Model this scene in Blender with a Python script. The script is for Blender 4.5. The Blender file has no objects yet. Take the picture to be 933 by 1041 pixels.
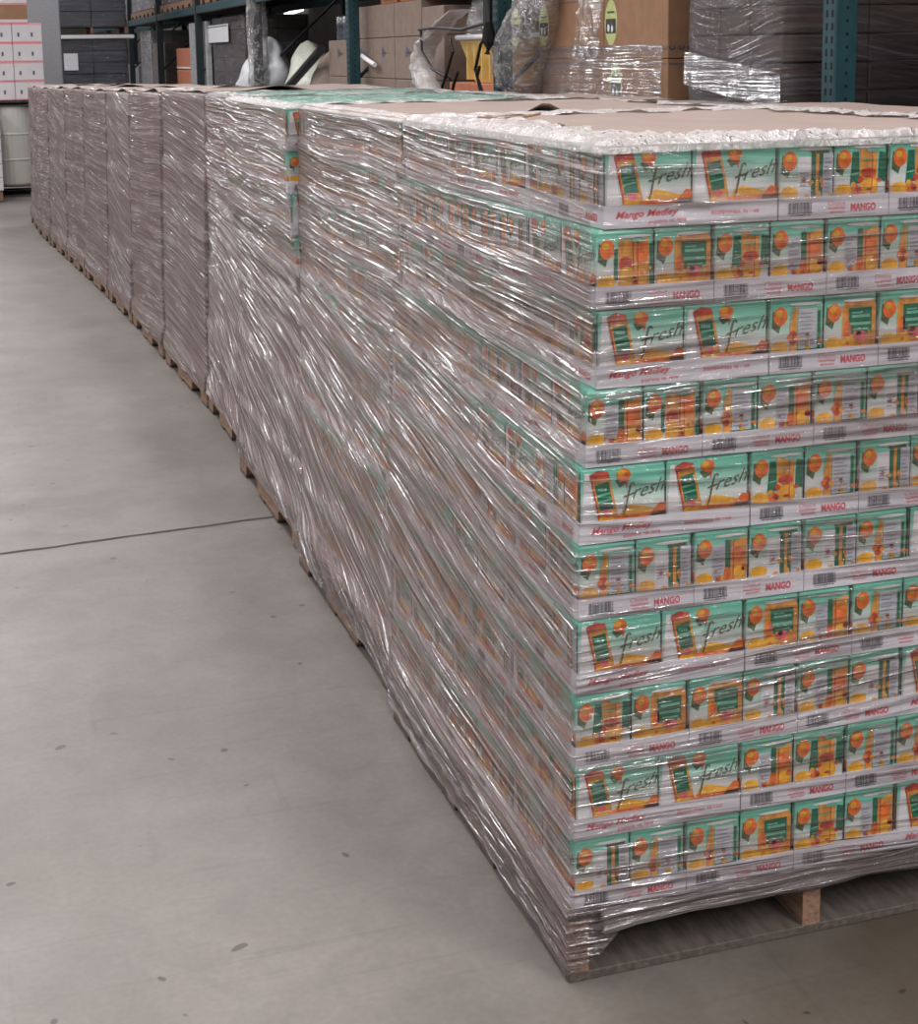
import bpy, bmesh, math, random
import numpy as np
from mathutils import Vector, Matrix, noise
random.seed(7)
PI = math.pi
SC = bpy.context.scene
COL = SC.collection

# ------------------------------------------------------------------ camera
W, H = 933, 1041
FPX, SHY, YAW, PIT, ROL = 1563.34, -214.32, 0.31139, 0.160365, -0.0142853
CAM = Vector((-0.98035, -2.46471, 1.71142))
_F = Vector((math.sin(YAW)*math.cos(PIT), math.cos(YAW)*math.cos(PIT), -math.sin(PIT)))
_R0 = Vector((math.cos(YAW), -math.sin(YAW), 0)); _U0 = _R0.cross(_F)
_R = math.cos(ROL)*_R0 + math.sin(ROL)*_U0
_U = -math.sin(ROL)*_R0 + math.cos(ROL)*_U0
cd = bpy.data.cameras.new('camera'); cam = bpy.data.objects.new('camera', cd); COL.objects.link(cam)
m = Matrix.Identity(4)
for i in range(3):
    m[i][0] = _R[i]; m[i][1] = _U[i]; m[i][2] = -_F[i]; m[i][3] = CAM[i]
cam.matrix_world = m
cd.sensor_fit = 'VERTICAL'; cd.sensor_height = 36; cd.lens = FPX/H*36; cd.shift_y = SHY/H
cd.clip_start = 0.05; cd.clip_end = 300
SC.camera = cam
def ray(px, py): return _F + (px-W/2)/FPX*_R - (py-H/2-SHY)/FPX*_U
def at_x(X, px, py): d = ray(px, py); return CAM + d*((X-CAM.x)/d.x)
def at_y(Y, px, py): d = ray(px, py); return CAM + d*((Y-CAM.y)/d.y)

# ------------------------------------------------------------------ light
w = bpy.data.worlds.new('world'); SC.world = w; w.use_nodes = True
bg = w.node_tree.nodes['Background']; bg.inputs[0].default_value = (0.93, 0.96, 1.0, 1); bg.inputs[1].default_value = 0.42
SC.view_settings.view_transform = 'Standard'; SC.view_settings.look = 'None'
SC.view_settings.gamma = 1; SC.view_settings.use_curve_mapping = False
SC.view_settings.exposure = 0.14
try:
    SC.cycles.transparent_max_bounces = 24; SC.cycles.max_bounces = 8; SC.cycles.use_denoising = True
except Exception: pass
def area(name, loc, sx, sy, power, col=(1, .97, .93)):
    l = bpy.data.lights.new(name, 'AREA'); l.shape = 'RECTANGLE'; l.size = sx; l.size_y = sy; l.energy = power; l.color = col
    o = bpy.data.objects.new(name, l); COL.objects.link(o); o.location = loc; return o
for x, ys, pw in ((-1.6, (-3.5, .5, 4.5, 8.5, 13, 18, 24, 31, 39, 48), 105), (-5.5, (-3, 2, 7, 12, 18, 25, 33, 42, 52), 120), (-9.5, (-2, 5, 12, 20, 29, 39, 50), 120), (1.2, (2, 9, 17), 60), (2.6, (-4.6, -7.8), 430), (-1.0, (-7,), 260)):
    for y in ys: area('unseen_overhead_light', (x, y, 6.0), 0.6, 2.6, pw*(.7 if y < 0 else 1), (1, .965, .96))  # unseen rows: some added for film highlights, those behind the camera as front fill

# ------------------------------------------------------------------ materials
def srgb(r, g, b):
    f = lambda c: (c/255/12.92) if c/255 <= .04045 else ((c/255+.055)/1.055)**2.4
    return (f(r), f(g), f(b), 1)
def mat(name, col, rough=.6, metal=0, noise_amt=.12, scale=30, stretch=(1, 1, 1), spec=.4, bump=0):
    m = bpy.data.materials.new(name); m.use_nodes = True; nt = m.node_tree; b = nt.nodes['Principled BSDF']
    b.inputs['Roughness'].default_value = rough; b.inputs['Metallic'].default_value = metal
    b.inputs['Specular IOR Level'].default_value = spec
    tc = nt.nodes.new('ShaderNodeTexCoord'); mp = nt.nodes.new('ShaderNodeMapping'); mp.inputs['Scale'].default_value = stretch
    n = nt.nodes.new('ShaderNodeTexNoise'); n.inputs['Scale'].default_value = scale; n.inputs['Detail'].default_value = 4
    cr = nt.nodes.new('ShaderNodeValToRGB')
    c = col[:3]
    cr.color_ramp.elements[0].position = .3; cr.color_ramp.elements[1].position = .7
    cr.color_ramp.elements[0].color = (*[x*(1-noise_amt) for x in c], 1)
    cr.color_ramp.elements[1].color = (*[min(1, x*(1+noise_amt)) for x in c], 1)
    L = nt.links.new
    L(tc.outputs['Object'], mp.inputs[0]); L(mp.outputs[0], n.inputs['Vector']); L(n.outputs['Fac'], cr.inputs[0]); L(cr.outputs[0], b.inputs['Base Color'])
    if bump:
        bp = nt.nodes.new('ShaderNodeBump'); bp.inputs['Strength'].default_value = bump; bp.inputs['Distance'].default_value = .01
        L(n.outputs['Fac'], bp.inputs['Height']); L(bp.outputs[0], b.inputs['Normal'])
    return m
M = {}
M['wood'] = mat('pallet_wood', srgb(126, 98, 80), .8, noise_amt=.35, scale=14, stretch=(6, 1, 6), bump=.4)
M['wood_grey'] = mat('weathered_wood', srgb(80, 71, 65), .85, noise_amt=.35, scale=14, stretch=(6, 1, 6), bump=.4)
M['kraft'] = mat('kraft_card', srgb(146, 110, 84), .8, noise_amt=.1, scale=12)
M['kraft_grey'] = mat('greyish_card', srgb(132, 115, 104), .8, noise_amt=.1, scale=12)
M['kraft_red'] = mat('reddish_card', srgb(186, 116, 86), .8, noise_amt=.1, scale=12)
M['sheet'] = mat('tan_sheet_card', srgb(146, 129, 121), .8, noise_amt=.07, scale=7, stretch=(1, .4, 1), bump=.1)
M['tray'] = mat('white_tray_card', srgb(214, 211, 218), .5, noise_amt=.03, scale=40)
M['white'] = mat('white_print', srgb(222, 220, 222), .35, noise_amt=.04, scale=60)
M['panel'] = mat('nutrition_panel', srgb(188, 190, 198), .35, noise_amt=.12, scale=160, stretch=(.3, .3, 2.0))
M['dgreen'] = mat('dark_green_print', srgb(10, 104, 78), .3, noise_amt=.25, scale=70)
M['lgreen'] = mat('pale_green_print', srgb(110, 176, 150), .3, noise_amt=.2, scale=70)
M['leaf'] = mat('leaf_print', srgb(72, 92, 62), .35, noise_amt=.4, scale=90)
M['olive'] = mat('script_print', srgb(96, 98, 78), .35, noise_amt=.1)
M['orange'] = mat('orange_fruit_print', srgb(232, 112, 40), .3, noise_amt=.35, scale=60)
M['yellow'] = mat('yellow_fruit_print', srgb(236, 172, 46), .3, noise_amt=.22, scale=55)
M['gold'] = mat('gold_can_print', srgb(214, 146, 60), .3, noise_amt=.3, scale=60, stretch=(1, 1, .5))
M['redbrown'] = mat('can_rim_print', srgb(190, 70, 48), .3, noise_amt=.35, scale=60)
M['pink'] = mat('pink_badge_print', srgb(220, 96, 104), .3, noise_amt=.2, scale=60)
M['red'] = mat('red_ink', srgb(214, 82, 96), .5, noise_amt=.05)
M['palered'] = mat('pale_red_ink', srgb(222, 142, 152), .5, noise_amt=.05)
M['fine'] = mat('fine_print_grey', srgb(150, 152, 162), .5, noise_amt=.05)
M['ink'] = mat('black_ink', srgb(84, 84, 94), .5, noise_amt=.05)
M['teal_steel'] = mat('teal_painted_steel', srgb(26, 60, 66), .45, noise_amt=.25, scale=25, stretch=(1, 1, .3))
M['dark_steel'] = mat('dark_steel', srgb(30, 40, 44), .5, noise_amt=.2)
M['hole'] = mat('slot_black', srgb(8, 12, 14), .9, noise_amt=0)
M['black'] = mat('black_strap', srgb(20, 20, 22), .5, noise_amt=.1)
M['dark_load'] = mat('dark_brown_carton', srgb(74, 60, 56), .7, noise_amt=.5, scale=4, stretch=(.6, .6, 9))
M['dark_blue'] = mat('dark_wrapped_goods', srgb(52, 58, 70), .25, noise_amt=.6, scale=3, stretch=(.5, .5, 8), spec=.8)
M['grey_load'] = mat('grey_wrapped_goods', srgb(168, 168, 170), .35, noise_amt=.2, scale=5, stretch=(1, 1, 3))
M['white_load'] = mat('white_carton', srgb(200, 196, 198), .6, noise_amt=.05, scale=8)
M['cream'] = mat('cream_drum', srgb(206, 204, 196), .4, noise_amt=.08, scale=3, stretch=(1, 1, .2))
M['greycol'] = mat('grey_column_paint', srgb(140, 140, 144), .6, noise_amt=.08)
M['tub'] = mat('yellow_plastic_tub', srgb(222, 192, 120), .4, noise_amt=.12, scale=8)
M['ovalgreen'] = mat('oval_label_green', srgb(186, 194, 130), .5, noise_amt=.12, scale=25)
M['ovaldark'] = mat('oval_label_photo', srgb(70, 60, 62), .5, noise_amt=.6, scale=30)
M['paper'] = mat('white_paper', srgb(225, 225, 228), .6, noise_amt=.05)
M['wallm'] = mat('painted_block_wall', srgb(92, 84, 80), .9, noise_amt=.1, scale=3)
M['lit'] = None

def pack_body_mat():
    m = bpy.data.materials.new('pack_shrink_print'); m.use_nodes = True; nt = m.node_tree; b = nt.nodes['Principled BSDF']
    L = nt.links.new
    tc = nt.nodes.new('ShaderNodeTexCoord'); sp = nt.nodes.new('ShaderNodeSeparateXYZ'); L(tc.outputs['Object'], sp.inputs[0])
    n = nt.nodes.new('ShaderNodeTexNoise'); n.inputs['Scale'].default_value = 28; n.inputs['Detail'].default_value = 3
    oi = nt.nodes.new('ShaderNodeObjectInfo')
    ad = nt.nodes.new('ShaderNodeVectorMath'); ad.operation = 'ADD'
    L(tc.outputs['Object'], ad.inputs[0]); L(oi.outputs['Random'], ad.inputs[1]); L(ad.outputs[0], n.inputs['Vector'])
    mt = nt.nodes.new('ShaderNodeMath'); mt.operation = 'MULTIPLY_ADD'; mt.inputs[1].default_value = .035; L(n.outputs['Fac'], mt.inputs[0]); L(sp.outputs['Z'], mt.inputs[2])
    cr = nt.nodes.new('ShaderNodeValToRGB'); e = cr.color_ramp.elements
    mr = nt.nodes.new('ShaderNodeMapRange'); mr.inputs['From Min'].default_value = 0; mr.inputs['From Max'].default_value = .155
    L(mt.outputs[0], mr.inputs[0]); L(mr.outputs[0], cr.inputs[0])
    e[0].position = .0; e[0].color = srgb(214, 212, 214); e[1].position = 1; e[1].color = srgb(104, 190, 168)
    a = cr.color_ramp.elements.new(.52); a.color = srgb(206, 210, 208)
    a = cr.color_ramp.elements.new(.70); a.color = srgb(164, 212, 196)
    a = cr.color_ramp.elements.new(.84); a.color = srgb(120, 198, 176)
    L(cr.outputs[0], b.inputs['Base Color']); b.inputs['Roughness'].default_value = .3
    return m
M['pack'] = pack_body_mat()

def film_mat(name, base=.15, graz=1.55, streak=.42, col=(160, 144, 142), bump=1.0, gl=1.0, top=False):
    m = bpy.data.materials.new(name); m.use_nodes = True; nt = m.node_tree; L = nt.links.new
    nt.nodes.remove(nt.nodes['Principled BSDF']); out = nt.nodes['Material Output']
    uv = nt.nodes.new('ShaderNodeUVMap'); uv.uv_map = 'UVMap'
    def nz(sc, scale, detail=3, dist=0):
        mp = nt.nodes.new('ShaderNodeMapping'); mp.inputs['Scale'].default_value = sc; L(uv.outputs[0], mp.inputs[0])
        n = nt.nodes.new('ShaderNodeTexNoise'); n.inputs['Scale'].default_value = scale; n.inputs['Detail'].default_value = detail
        n.inputs['Distortion'].default_value = dist
        L(mp.outputs[0], n.inputs['Vector']); return n.outputs['Fac']
    def mr(x, a, b, c=0, d=1):
        r = nt.nodes.new('ShaderNodeMapRange'); r.inputs['From Min'].default_value = a; r.inputs['From Max'].default_value = b
        r.inputs['To Min'].default_value = c; r.inputs['To Max'].default_value = d; L(x, r.inputs[0]); return r.outputs[0]
    def ma(op, x, y):
        r = nt.nodes.new('ShaderNodeMath'); r.operation = op
        for i, v in enumerate((x, y)):
            if isinstance(v, (int, float)): r.inputs[i].default_value = v
            else: L(v, r.inputs[i])
        return r.outputs[0]
    if top:
        n1 = nz((1, 1, 1), 26, 5, 1.5); n2 = nz((1, 1, 1), 70, 4, 2.0); n3 = nz((1, 1, 1), 5, 2); n4 = nz((1, 1, 1), 3, 2)
    else:
        n1 = nz((.9, 42, 1), 1, 4, .12); n2 = nz((3.2, 110, 1), 1, 2, .05); n3 = nz((.9, 6, 1), 1, 3, .4); n4 = nz((2.2, 4.0, 1), 1, 2, .3)
    s1 = mr(n1, .46, .72); s2 = mr(n2, .56, .70)
    mask = mr(n4, .35, .65)                       # where the film is strained into ropes
    st = ma('MULTIPLY', ma('ADD', ma('MULTIPLY', s1, .75), ma('MULTIPLY', s2, .45)), ma('ADD', ma('MULTIPLY', mask, .7), .3))
    lw = nt.nodes.new('ShaderNodeLayerWeight'); lw.inputs['Blend'].default_value = .5
    face = mr(lw.outputs['Facing'], .30, .92, 0, 1)  # clear film turns hazy seen edge-on
    a = ma('ADD', ma('MULTIPLY', face, graz*.5), base)
    a = ma('ADD', a, ma('MULTIPLY', st, streak)); a = ma('ADD', a, mr(n3, .3, .7, -.17, .17))
    al = nt.nodes.new('ShaderNodeClamp'); L(a, al.inputs[0]); al.inputs['Min'].default_value = .02; al.inputs['Max'].default_value = .93
    bp = nt.nodes.new('ShaderNodeBump'); bp.inputs['Strength'].default_value = bump; bp.inputs['Distance'].default_value = .05
    hh = ma('ADD', ma('MULTIPLY', n1, .5), ma('MULTIPLY', n2, .45)); L(hh, bp.inputs['Height'])
    df = nt.nodes.new('ShaderNodeBsdfDiffuse'); tr = nt.nodes.new('ShaderNodeBsdfTranslucent')
    cr = nt.nodes.new('ShaderNodeValToRGB'); cr.color_ramp.elements[0].color = srgb(col[0]*.86, col[1]*.82, col[2]*.80); cr.color_ramp.elements[1].color = srgb(min(255, col[0]*1.22), min(255, col[1]*1.27), min(255, col[2]*1.29))  # paler streaks: haze in the folds, plus highlights partly painted in
    L(st, cr.inputs[0]); L(cr.outputs[0], df.inputs[0]); L(cr.outputs[0], tr.inputs[0]); L(bp.outputs[0], df.inputs['Normal'])
    md = nt.nodes.new('ShaderNodeMixShader'); md.inputs[0].default_value = .12 if top else .3; L(df.outputs[0], md.inputs[1]); L(tr.outputs[0], md.inputs[2])
    tp = nt.nodes.new('ShaderNodeBsdfTransparent')
    m1 = nt.nodes.new('ShaderNodeMixShader'); L(al.outputs[0], m1.inputs[0]); L(tp.outputs[0], m1.inputs[1]); L(md.outputs[0], m1.inputs[2])
    g = nt.nodes.new('ShaderNodeBsdfGlossy'); g.inputs['Roughness'].default_value = .11; g.inputs['Color'].default_value = (1, 1, 1, 1); L(bp.outputs[0], g.inputs['Normal'])
    fr = nt.nodes.new('ShaderNodeFresnel'); fr.inputs['IOR'].default_value = 1.6; L(bp.outputs[0], fr.inputs['Normal'])
    gf = ma('MINIMUM', ma('MULTIPLY', fr.outputs[0], ma('ADD', ma('MULTIPLY', ma('MULTIPLY', s2, mask), 8.0*gl), ma('ADD', ma('MULTIPLY', s1, .8*gl), .3*gl))), .95)
    m2 = nt.nodes.new('ShaderNodeMixShader'); L(gf, m2.inputs[0]); L(m1.outputs[0], m2.inputs[1]); L(g.outputs[0], m2.inputs[2])
    L(m2.outputs[0], out.inputs[0]); return m
M['film'] = film_mat('stretch_film')
M['film_far'] = film_mat('stretch_film_dull', base=.62, streak=.25, col=(156, 144, 143), bump=.5, gl=.4)
M['film_mid'] = film_mat('stretch_film_layered', base=.30)
M['film_rim'] = film_mat('crumpled_film', base=.62, graz=.4, streak=.6, col=(250, 250, 252), bump=.6, gl=1.6, top=True)
M['film_hem'] = film_mat('bunched_film', base=.34, graz=.5, streak=.55, col=(150, 140, 142), bump=1.0, gl=1.3)
M['film_dark'] = film_mat('film_over_dark_goods', base=.14, graz=.6, streak=.30, col=(158, 158, 166), bump=.5, gl=.35)
M['film_top'] = film_mat('film_over_open_top', base=.14, graz=.12, streak=.45, col=(225, 238, 236), bump=.6, gl=1.3, top=True)
M['film_bag'] = film_mat('white_bag_film', base=.75, graz=.2, streak=.3, col=(240, 242, 246), bump=.6, gl=1.2, top=True)
M['film_band'] = film_mat('doubled_film_band', base=.34, graz=.2, streak=.4, col=(176, 182, 190), bump=.4, gl=.8)
M['film_white'] = film_mat('torn_white_film', base=.16, graz=.5, streak=.95, col=(222, 226, 230), bump=1.0, gl=1.2, top=True)

# ------------------------------------------------------------------ mesh helpers
class MB:
    def __init__(s): s.v = []; s.f = []; s.m = []; s.mats = []; s.uv = None; s.smooth = False
    def mi(s, m):
        if m not in s.mats: s.mats.append(m)
        return s.mats.index(m)
    def poly(s, pts, m):
        b = len(s.v); s.v += [tuple(p) for p in pts]; s.f.append(tuple(range(b, b+len(pts)))); s.m.append(s.mi(m))
    def box(s, lo, hi, m):
        (x0, y0, z0), (x1, y1, z1) = lo, hi; b = len(s.v)
        s.v += [(x0, y0, z0), (x1, y0, z0), (x1, y1, z0), (x0, y1, z0), (x0, y0, z1), (x1, y0, z1), (x1, y1, z1), (x0, y1, z1)]
        for f in ((0, 3, 2, 1), (4, 5, 6, 7), (0, 1, 5, 4), (1, 2, 6, 5), (2, 3, 7, 6), (3, 0, 4, 7)):
            s.f.append(tuple(b+i for i in f)); s.m.append(s.mi(m))
    def rbox(s, lo, hi, m, r=.005, seg=2):
        bm = bmesh.new(); bmesh.ops.create_cube(bm, size=1)
        for v in bm.verts: v.co = Vector([lo[i]+(v.co[i]+.5)*(hi[i]-lo[i]) for i in range(3)])
        bmesh.ops.bevel(bm, geom=list(bm.edges), offset=r, segments=seg, affect='EDGES', profile=.5)
        s.addbm(bm, m)
    def addbm(s, bm, m):
        b = len(s.v); bm.verts.index_update()
        s.v += [tuple(v.co) for v in bm.verts]
        for f in bm.faces: s.f.append(tuple(b+v.index for v in f.verts)); s.m.append(s.mi(m))
        bm.free()
    def prism(s, pts, axis, a, b, m):        # pts 2-D outline extruded along an axis
        def P(p, t):
            q = list(p); q.insert(axis, t); return tuple(q)
        n = len(pts); o = len(s.v); s.v += [P(p, a) for p in pts]+[P(p, b) for p in pts]; k = s.mi(m)
        s.f.append(tuple(o+i for i in range(n))); s.m.append(k); s.f.append(tuple(o+n+i for i in reversed(range(n)))); s.m.append(k)
        for i in range(n): j = (i+1) % n; s.f.append((o+i, o+n+i, o+n+j, o+j)); s.m.append(k)
    def tube(s, pts, r, m, n=8):
        k = s.mi(m); o = len(s.v); pts = [Vector(p) for p in pts]
        for i, p in enumerate(pts):
            t = (pts[min(i+1, len(pts)-1)]-pts[max(i-1, 0)]).normalized()
            a = t.cross(Vector((.13, .2, 1))).normalized(); b = t.cross(a)
            rr = r[i] if isinstance(r, (list, tuple)) else r
            s.v += [tuple(p+rr*(math.cos(2*PI*j/n)*a+math.sin(2*PI*j/n)*b)) for j in range(n)]
        for i in range(len(pts)-1):
            for j in range(n): s.f.append((o+i*n+j, o+i*n+(j+1) % n, o+(i+1)*n+(j+1) % n, o+(i+1)*n+j)); s.m.append(k)
        s.f.append(tuple(o+j for j in range(n))); s.m.append(k); e = o+(len(pts)-1)*n; s.f.append(tuple(e+j for j in reversed(range(n)))); s.m.append(k)
    def grid(s, nu, nv, fn, m, closed=False):
        o = len(s.v); k = s.mi(m); s.v += [tuple(fn(i, j)) for j in range(nv) for i in range(nu)]
        for j in range(nv-1):
            for i in range(nu if closed else nu-1):
                i2 = (i+1) % nu; s.f.append((o+j*nu+i, o+j*nu+i2, o+(j+1)*nu+i2, o+(j+1)*nu+i)); s.m.append(k)
    def mesh(s, name):
        me = bpy.data.meshes.new(name); me.from_pydata(s.v, [], s.f)
        for m in s.mats: me.materials.append(M[m])
        me.polygons.foreach_set('material_index', s.m)
        if s.uv is not None:
            ul = me.uv_layers.new(name='UVMap'); li = np.zeros(len(me.loops), dtype=np.int32); me.loops.foreach_get('vertex_index', li)
            ul.data.foreach_set('uv', np.asarray(s.uv, dtype=np.float32)[li].ravel())
        if s.smooth: me.polygons.foreach_set('use_smooth', [True]*len(me.polygons))
        me.update(); return me
    def build(s, name, parent=None, **kw):
        return link(name, s.mesh(name), parent, **kw)
def link(name, me, parent=None, loc=None, label=None, cat=None, group=None, kind=None):
    o = bpy.data.objects.new(name, me); COL.objects.link(o)
    if parent: o.parent = parent
    if loc: o.location = loc
    return tag(o, label, cat, group, kind)
def tag(o, label=None, cat=None, group=None, kind=None):
    if label: o['label'] = label
    if cat: o['category'] = cat
    if group: o['group'] = group
    if kind: o['kind'] = kind
    return o
def clone(o, parent=None):
    c = o.copy(); COL.objects.link(c)
    if parent: c.parent = parent
    for ch in list(o.children): clone(ch, c)
    return c
_txt = {}
def text_polys(body, shear=0.0, bold=0.0):
    key = (body, shear, bold)
    if key not in _txt:
        cu = bpy.data.curves.new('t', 'FONT'); cu.body = body; cu.shear = shear; cu.size = 1; cu.offset = bold; cu.resolution_u = 2
        ob = bpy.data.objects.new('t', cu); COL.objects.link(ob); bpy.context.view_layer.update()
        me = ob.evaluated_get(bpy.context.evaluated_depsgraph_get()).to_mesh()
        vs = [tuple(v.co[:2]) for v in me.vertices]; fs = [tuple(p.vertices) for p in me.polygons]
        xs = [v[0] for v in vs]; ys = [v[1] for v in vs]; x0, x1, y0, y1 = min(xs), max(xs), min(ys), max(ys)
        _txt[key] = ([((x-x0)/(x1-x0), (y-y0)/(y1-y0)) for x, y in vs], fs)
        bpy.data.objects.remove(ob); bpy.data.curves.remove(cu)
    return _txt[key]
class Face:      # 2-D frame (u right, v up) on a side of a box; shapes laid on it as print
    def __init__(s, mb, o, u, n, e=.0004): s.mb = mb; s.o = Vector(o); s.u = Vector(u); s.n = Vector(n); s.e = e
    def P(s, u, v, lvl=1): return s.o+s.u*u+Vector((0, 0, v))+s.n*(s.e*lvl)
    def quad(s, pts, m, lvl=1): s.mb.poly([s.P(a, b, lvl) for a, b in pts], m)
    def rect(s, u0, v0, u1, v1, m, lvl=1): s.quad([(u0, v0), (u1, v0), (u1, v1), (u0, v1)], m, lvl)
    def ell(s, cu, cv, ru, rv, m, lvl=1, n=14, a0=0, a1=2*PI):
        s.quad([(cu+ru*math.cos(a0+(a1-a0)*i/n), cv+rv*math.sin(a0+(a1-a0)*i/n)) for i in range(n)], m, lvl)
    def scribble(s, u0, v0, u1, v1, m, lvl=2, rise=0):      # print too small to read in the photo
        r = random.Random(int(u0*1e4)); x = u0; hh = v1-v0
        while x < u1:
            w_ = hh*r.uniform(.35, .8); y = v0+rise*(x-u0)/(u1-u0)
            if r.random() > .15: s.rect(x, y+(hh*.0 if r.random() > .4 else hh*.25), min(x+w_*.7, u1), y+hh*r.uniform(.7, 1), m, lvl)
            x += w_
    def text(s, body, u0, v0, u1, v1, m, lvl=2, shear=0, rise=0, bold=0):
        vs, fs = text_polys(body, shear, bold); b = len(s.mb.v); k = s.mb.mi(m)
        s.mb.v += [tuple(s.P(u0+(u1-u0)*x, v0+(v1-v0)*y+rise*x, lvl)) for x, y in vs]
        for f in fs: s.mb.f.append(tuple(b+i for i in f)); s.mb.m.append(k)
def box_faces(mb, x0, x1, y0, y1, z0=0, e=.0004):
    return {'-y': Face(mb, (x0, y0, z0), (1, 0, 0), (0, -1, 0), e), '+y': Face(mb, (x1, y1, z0), (-1, 0, 0), (0, 1, 0), e),
            '-x': Face(mb, (x0, y1, z0), (0, -1, 0), (-1, 0, 0), e), '+x': Face(mb, (x1, y0, z0), (0, 1, 0), (1, 0, 0), e)}

# ------------------------------------------------------------------ setting
def floor_mat():
    m = bpy.data.materials.new('polished_concrete'); m.use_nodes = True; nt = m.node_tree; b = nt.nodes['Principled BSDF']; L = nt.links.new
    tc = nt.nodes.new('ShaderNodeTexCoord')
    def nz(scale, detail, st=(1, 1, 1), rz=0, dist=0):
        mp = nt.nodes.new('ShaderNodeMapping'); mp.inputs['Scale'].default_value = st; mp.inputs['Rotation'].default_value[2] = rz; L(tc.outputs['Object'], mp.inputs[0])
        n = nt.nodes.new('ShaderNodeTexNoise'); n.inputs['Scale'].default_value = scale; n.inputs['Detail'].default_value = detail; n.inputs['Distortion'].default_value = dist
        L(mp.outputs[0], n.inputs['Vector']); return n.outputs['Fac']
    def mr(x, a, bb, c, d):
        r = nt.nodes.new('ShaderNodeMapRange'); r.inputs['From Min'].default_value = a; r.inputs['From Max'].default_value = bb; r.inputs['To Min'].default_value = c; r.inputs['To Max'].default_value = d; L(x, r.inputs[0]); return r.outputs[0]
    def mul(x, y):
        r = nt.nodes.new('ShaderNodeMath'); r.operation = 'MULTIPLY'; L(x, r.inputs[0]); L(y, r.inputs[1]); return r.outputs[0]
    big = mr(nz(1.3, 5, dist=.4), .3, .7, .84, 1.14); fine = mr(nz(60, 4), .3, .7, .93, 1.07)
    mid = mr(nz(7, 6, dist=1.2), .35, .65, .93, 1.06)
    sc1 = mr(nz(3, 2, (.35, 14, 1), .9, .3), .67, .69, 1, .92); sc2 = mr(nz(3, 2, (.4, 18, 1), -.5, .4), .68, .70, 1, .91)
    sc3 = mr(nz(2, 2, (16, .5, 1), .12, .4), .72, .74, 1, .92); sp = mr(nz(15, 1), .755, .77, 1, .45)
    f = mul(mul(mul(big, fine), mul(mid, sp)), mul(mul(sc1, sc2), sc3))
    cr = nt.nodes.new('ShaderNodeVectorMath'); cr.operation = 'SCALE'; cr.inputs[0].default_value = srgb(110, 104, 99)[:3]; L(f, cr.inputs['Scale'])
    # brown dirt plus painted-in stack shade at the near end of the row
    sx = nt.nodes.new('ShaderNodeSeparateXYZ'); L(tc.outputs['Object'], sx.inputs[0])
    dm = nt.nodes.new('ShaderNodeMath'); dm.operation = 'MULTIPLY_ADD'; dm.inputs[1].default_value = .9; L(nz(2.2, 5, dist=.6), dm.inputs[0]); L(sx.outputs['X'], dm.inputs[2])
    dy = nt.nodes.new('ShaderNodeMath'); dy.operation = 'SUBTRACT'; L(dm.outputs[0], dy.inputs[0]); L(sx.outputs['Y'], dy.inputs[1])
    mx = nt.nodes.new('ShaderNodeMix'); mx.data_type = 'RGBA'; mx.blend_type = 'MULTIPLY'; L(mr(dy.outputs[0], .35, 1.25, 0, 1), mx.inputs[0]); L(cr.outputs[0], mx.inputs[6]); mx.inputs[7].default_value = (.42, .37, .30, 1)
    L(mx.outputs[2], b.inputs['Base Color']); b.inputs['Specular IOR Level'].default_value = .45
    L(mr(nz(2.5, 5), .3, .7, .38, .58), b.inputs['Roughness'])
    return m
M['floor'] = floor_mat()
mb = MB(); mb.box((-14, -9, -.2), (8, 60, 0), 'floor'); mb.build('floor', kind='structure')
M['joint'] = mat('joint_filler', srgb(62, 54, 50), .9, noise_amt=.3, scale=12)
# control joint cut across the slab: thin wavering dark filler line
a0 = Vector((-0.94, 2.96, 0)); a1 = Vector((.10, 3.06, 0)); dj = (a1-a0)
mb = MB(); pts = [a0+dj*t for t in np.linspace(-9, 2.2, 240)]
L_, R_ = [], []
for i, p in enumerate(pts):
    wv = .012*noise.noise(Vector((i*.35, 0, 0))); ww = .0075+.004*noise.noise(Vector((i*.8, 3, 0)))
    L_.append((p.x, p.y+wv-ww*1.4, .0008)); R_.append((p.x, p.y+wv+ww*1.4, .0008))
for i in range(len(pts)-1): mb.poly([L_[i], L_[i+1], R_[i+1], R_[i]], 'joint')
mb.build('trim_1', kind='structure')
mb = MB(); mb.box((4.6, -9, 0), (4.8, 60, 8), 'wallm'); mb.build('wall_right', kind='structure')
mb = MB(); mb.box((-14, 57, 0), (4.6, 57.2, 8), 'wallm'); mb.build('wall_back', kind='structure')

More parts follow.
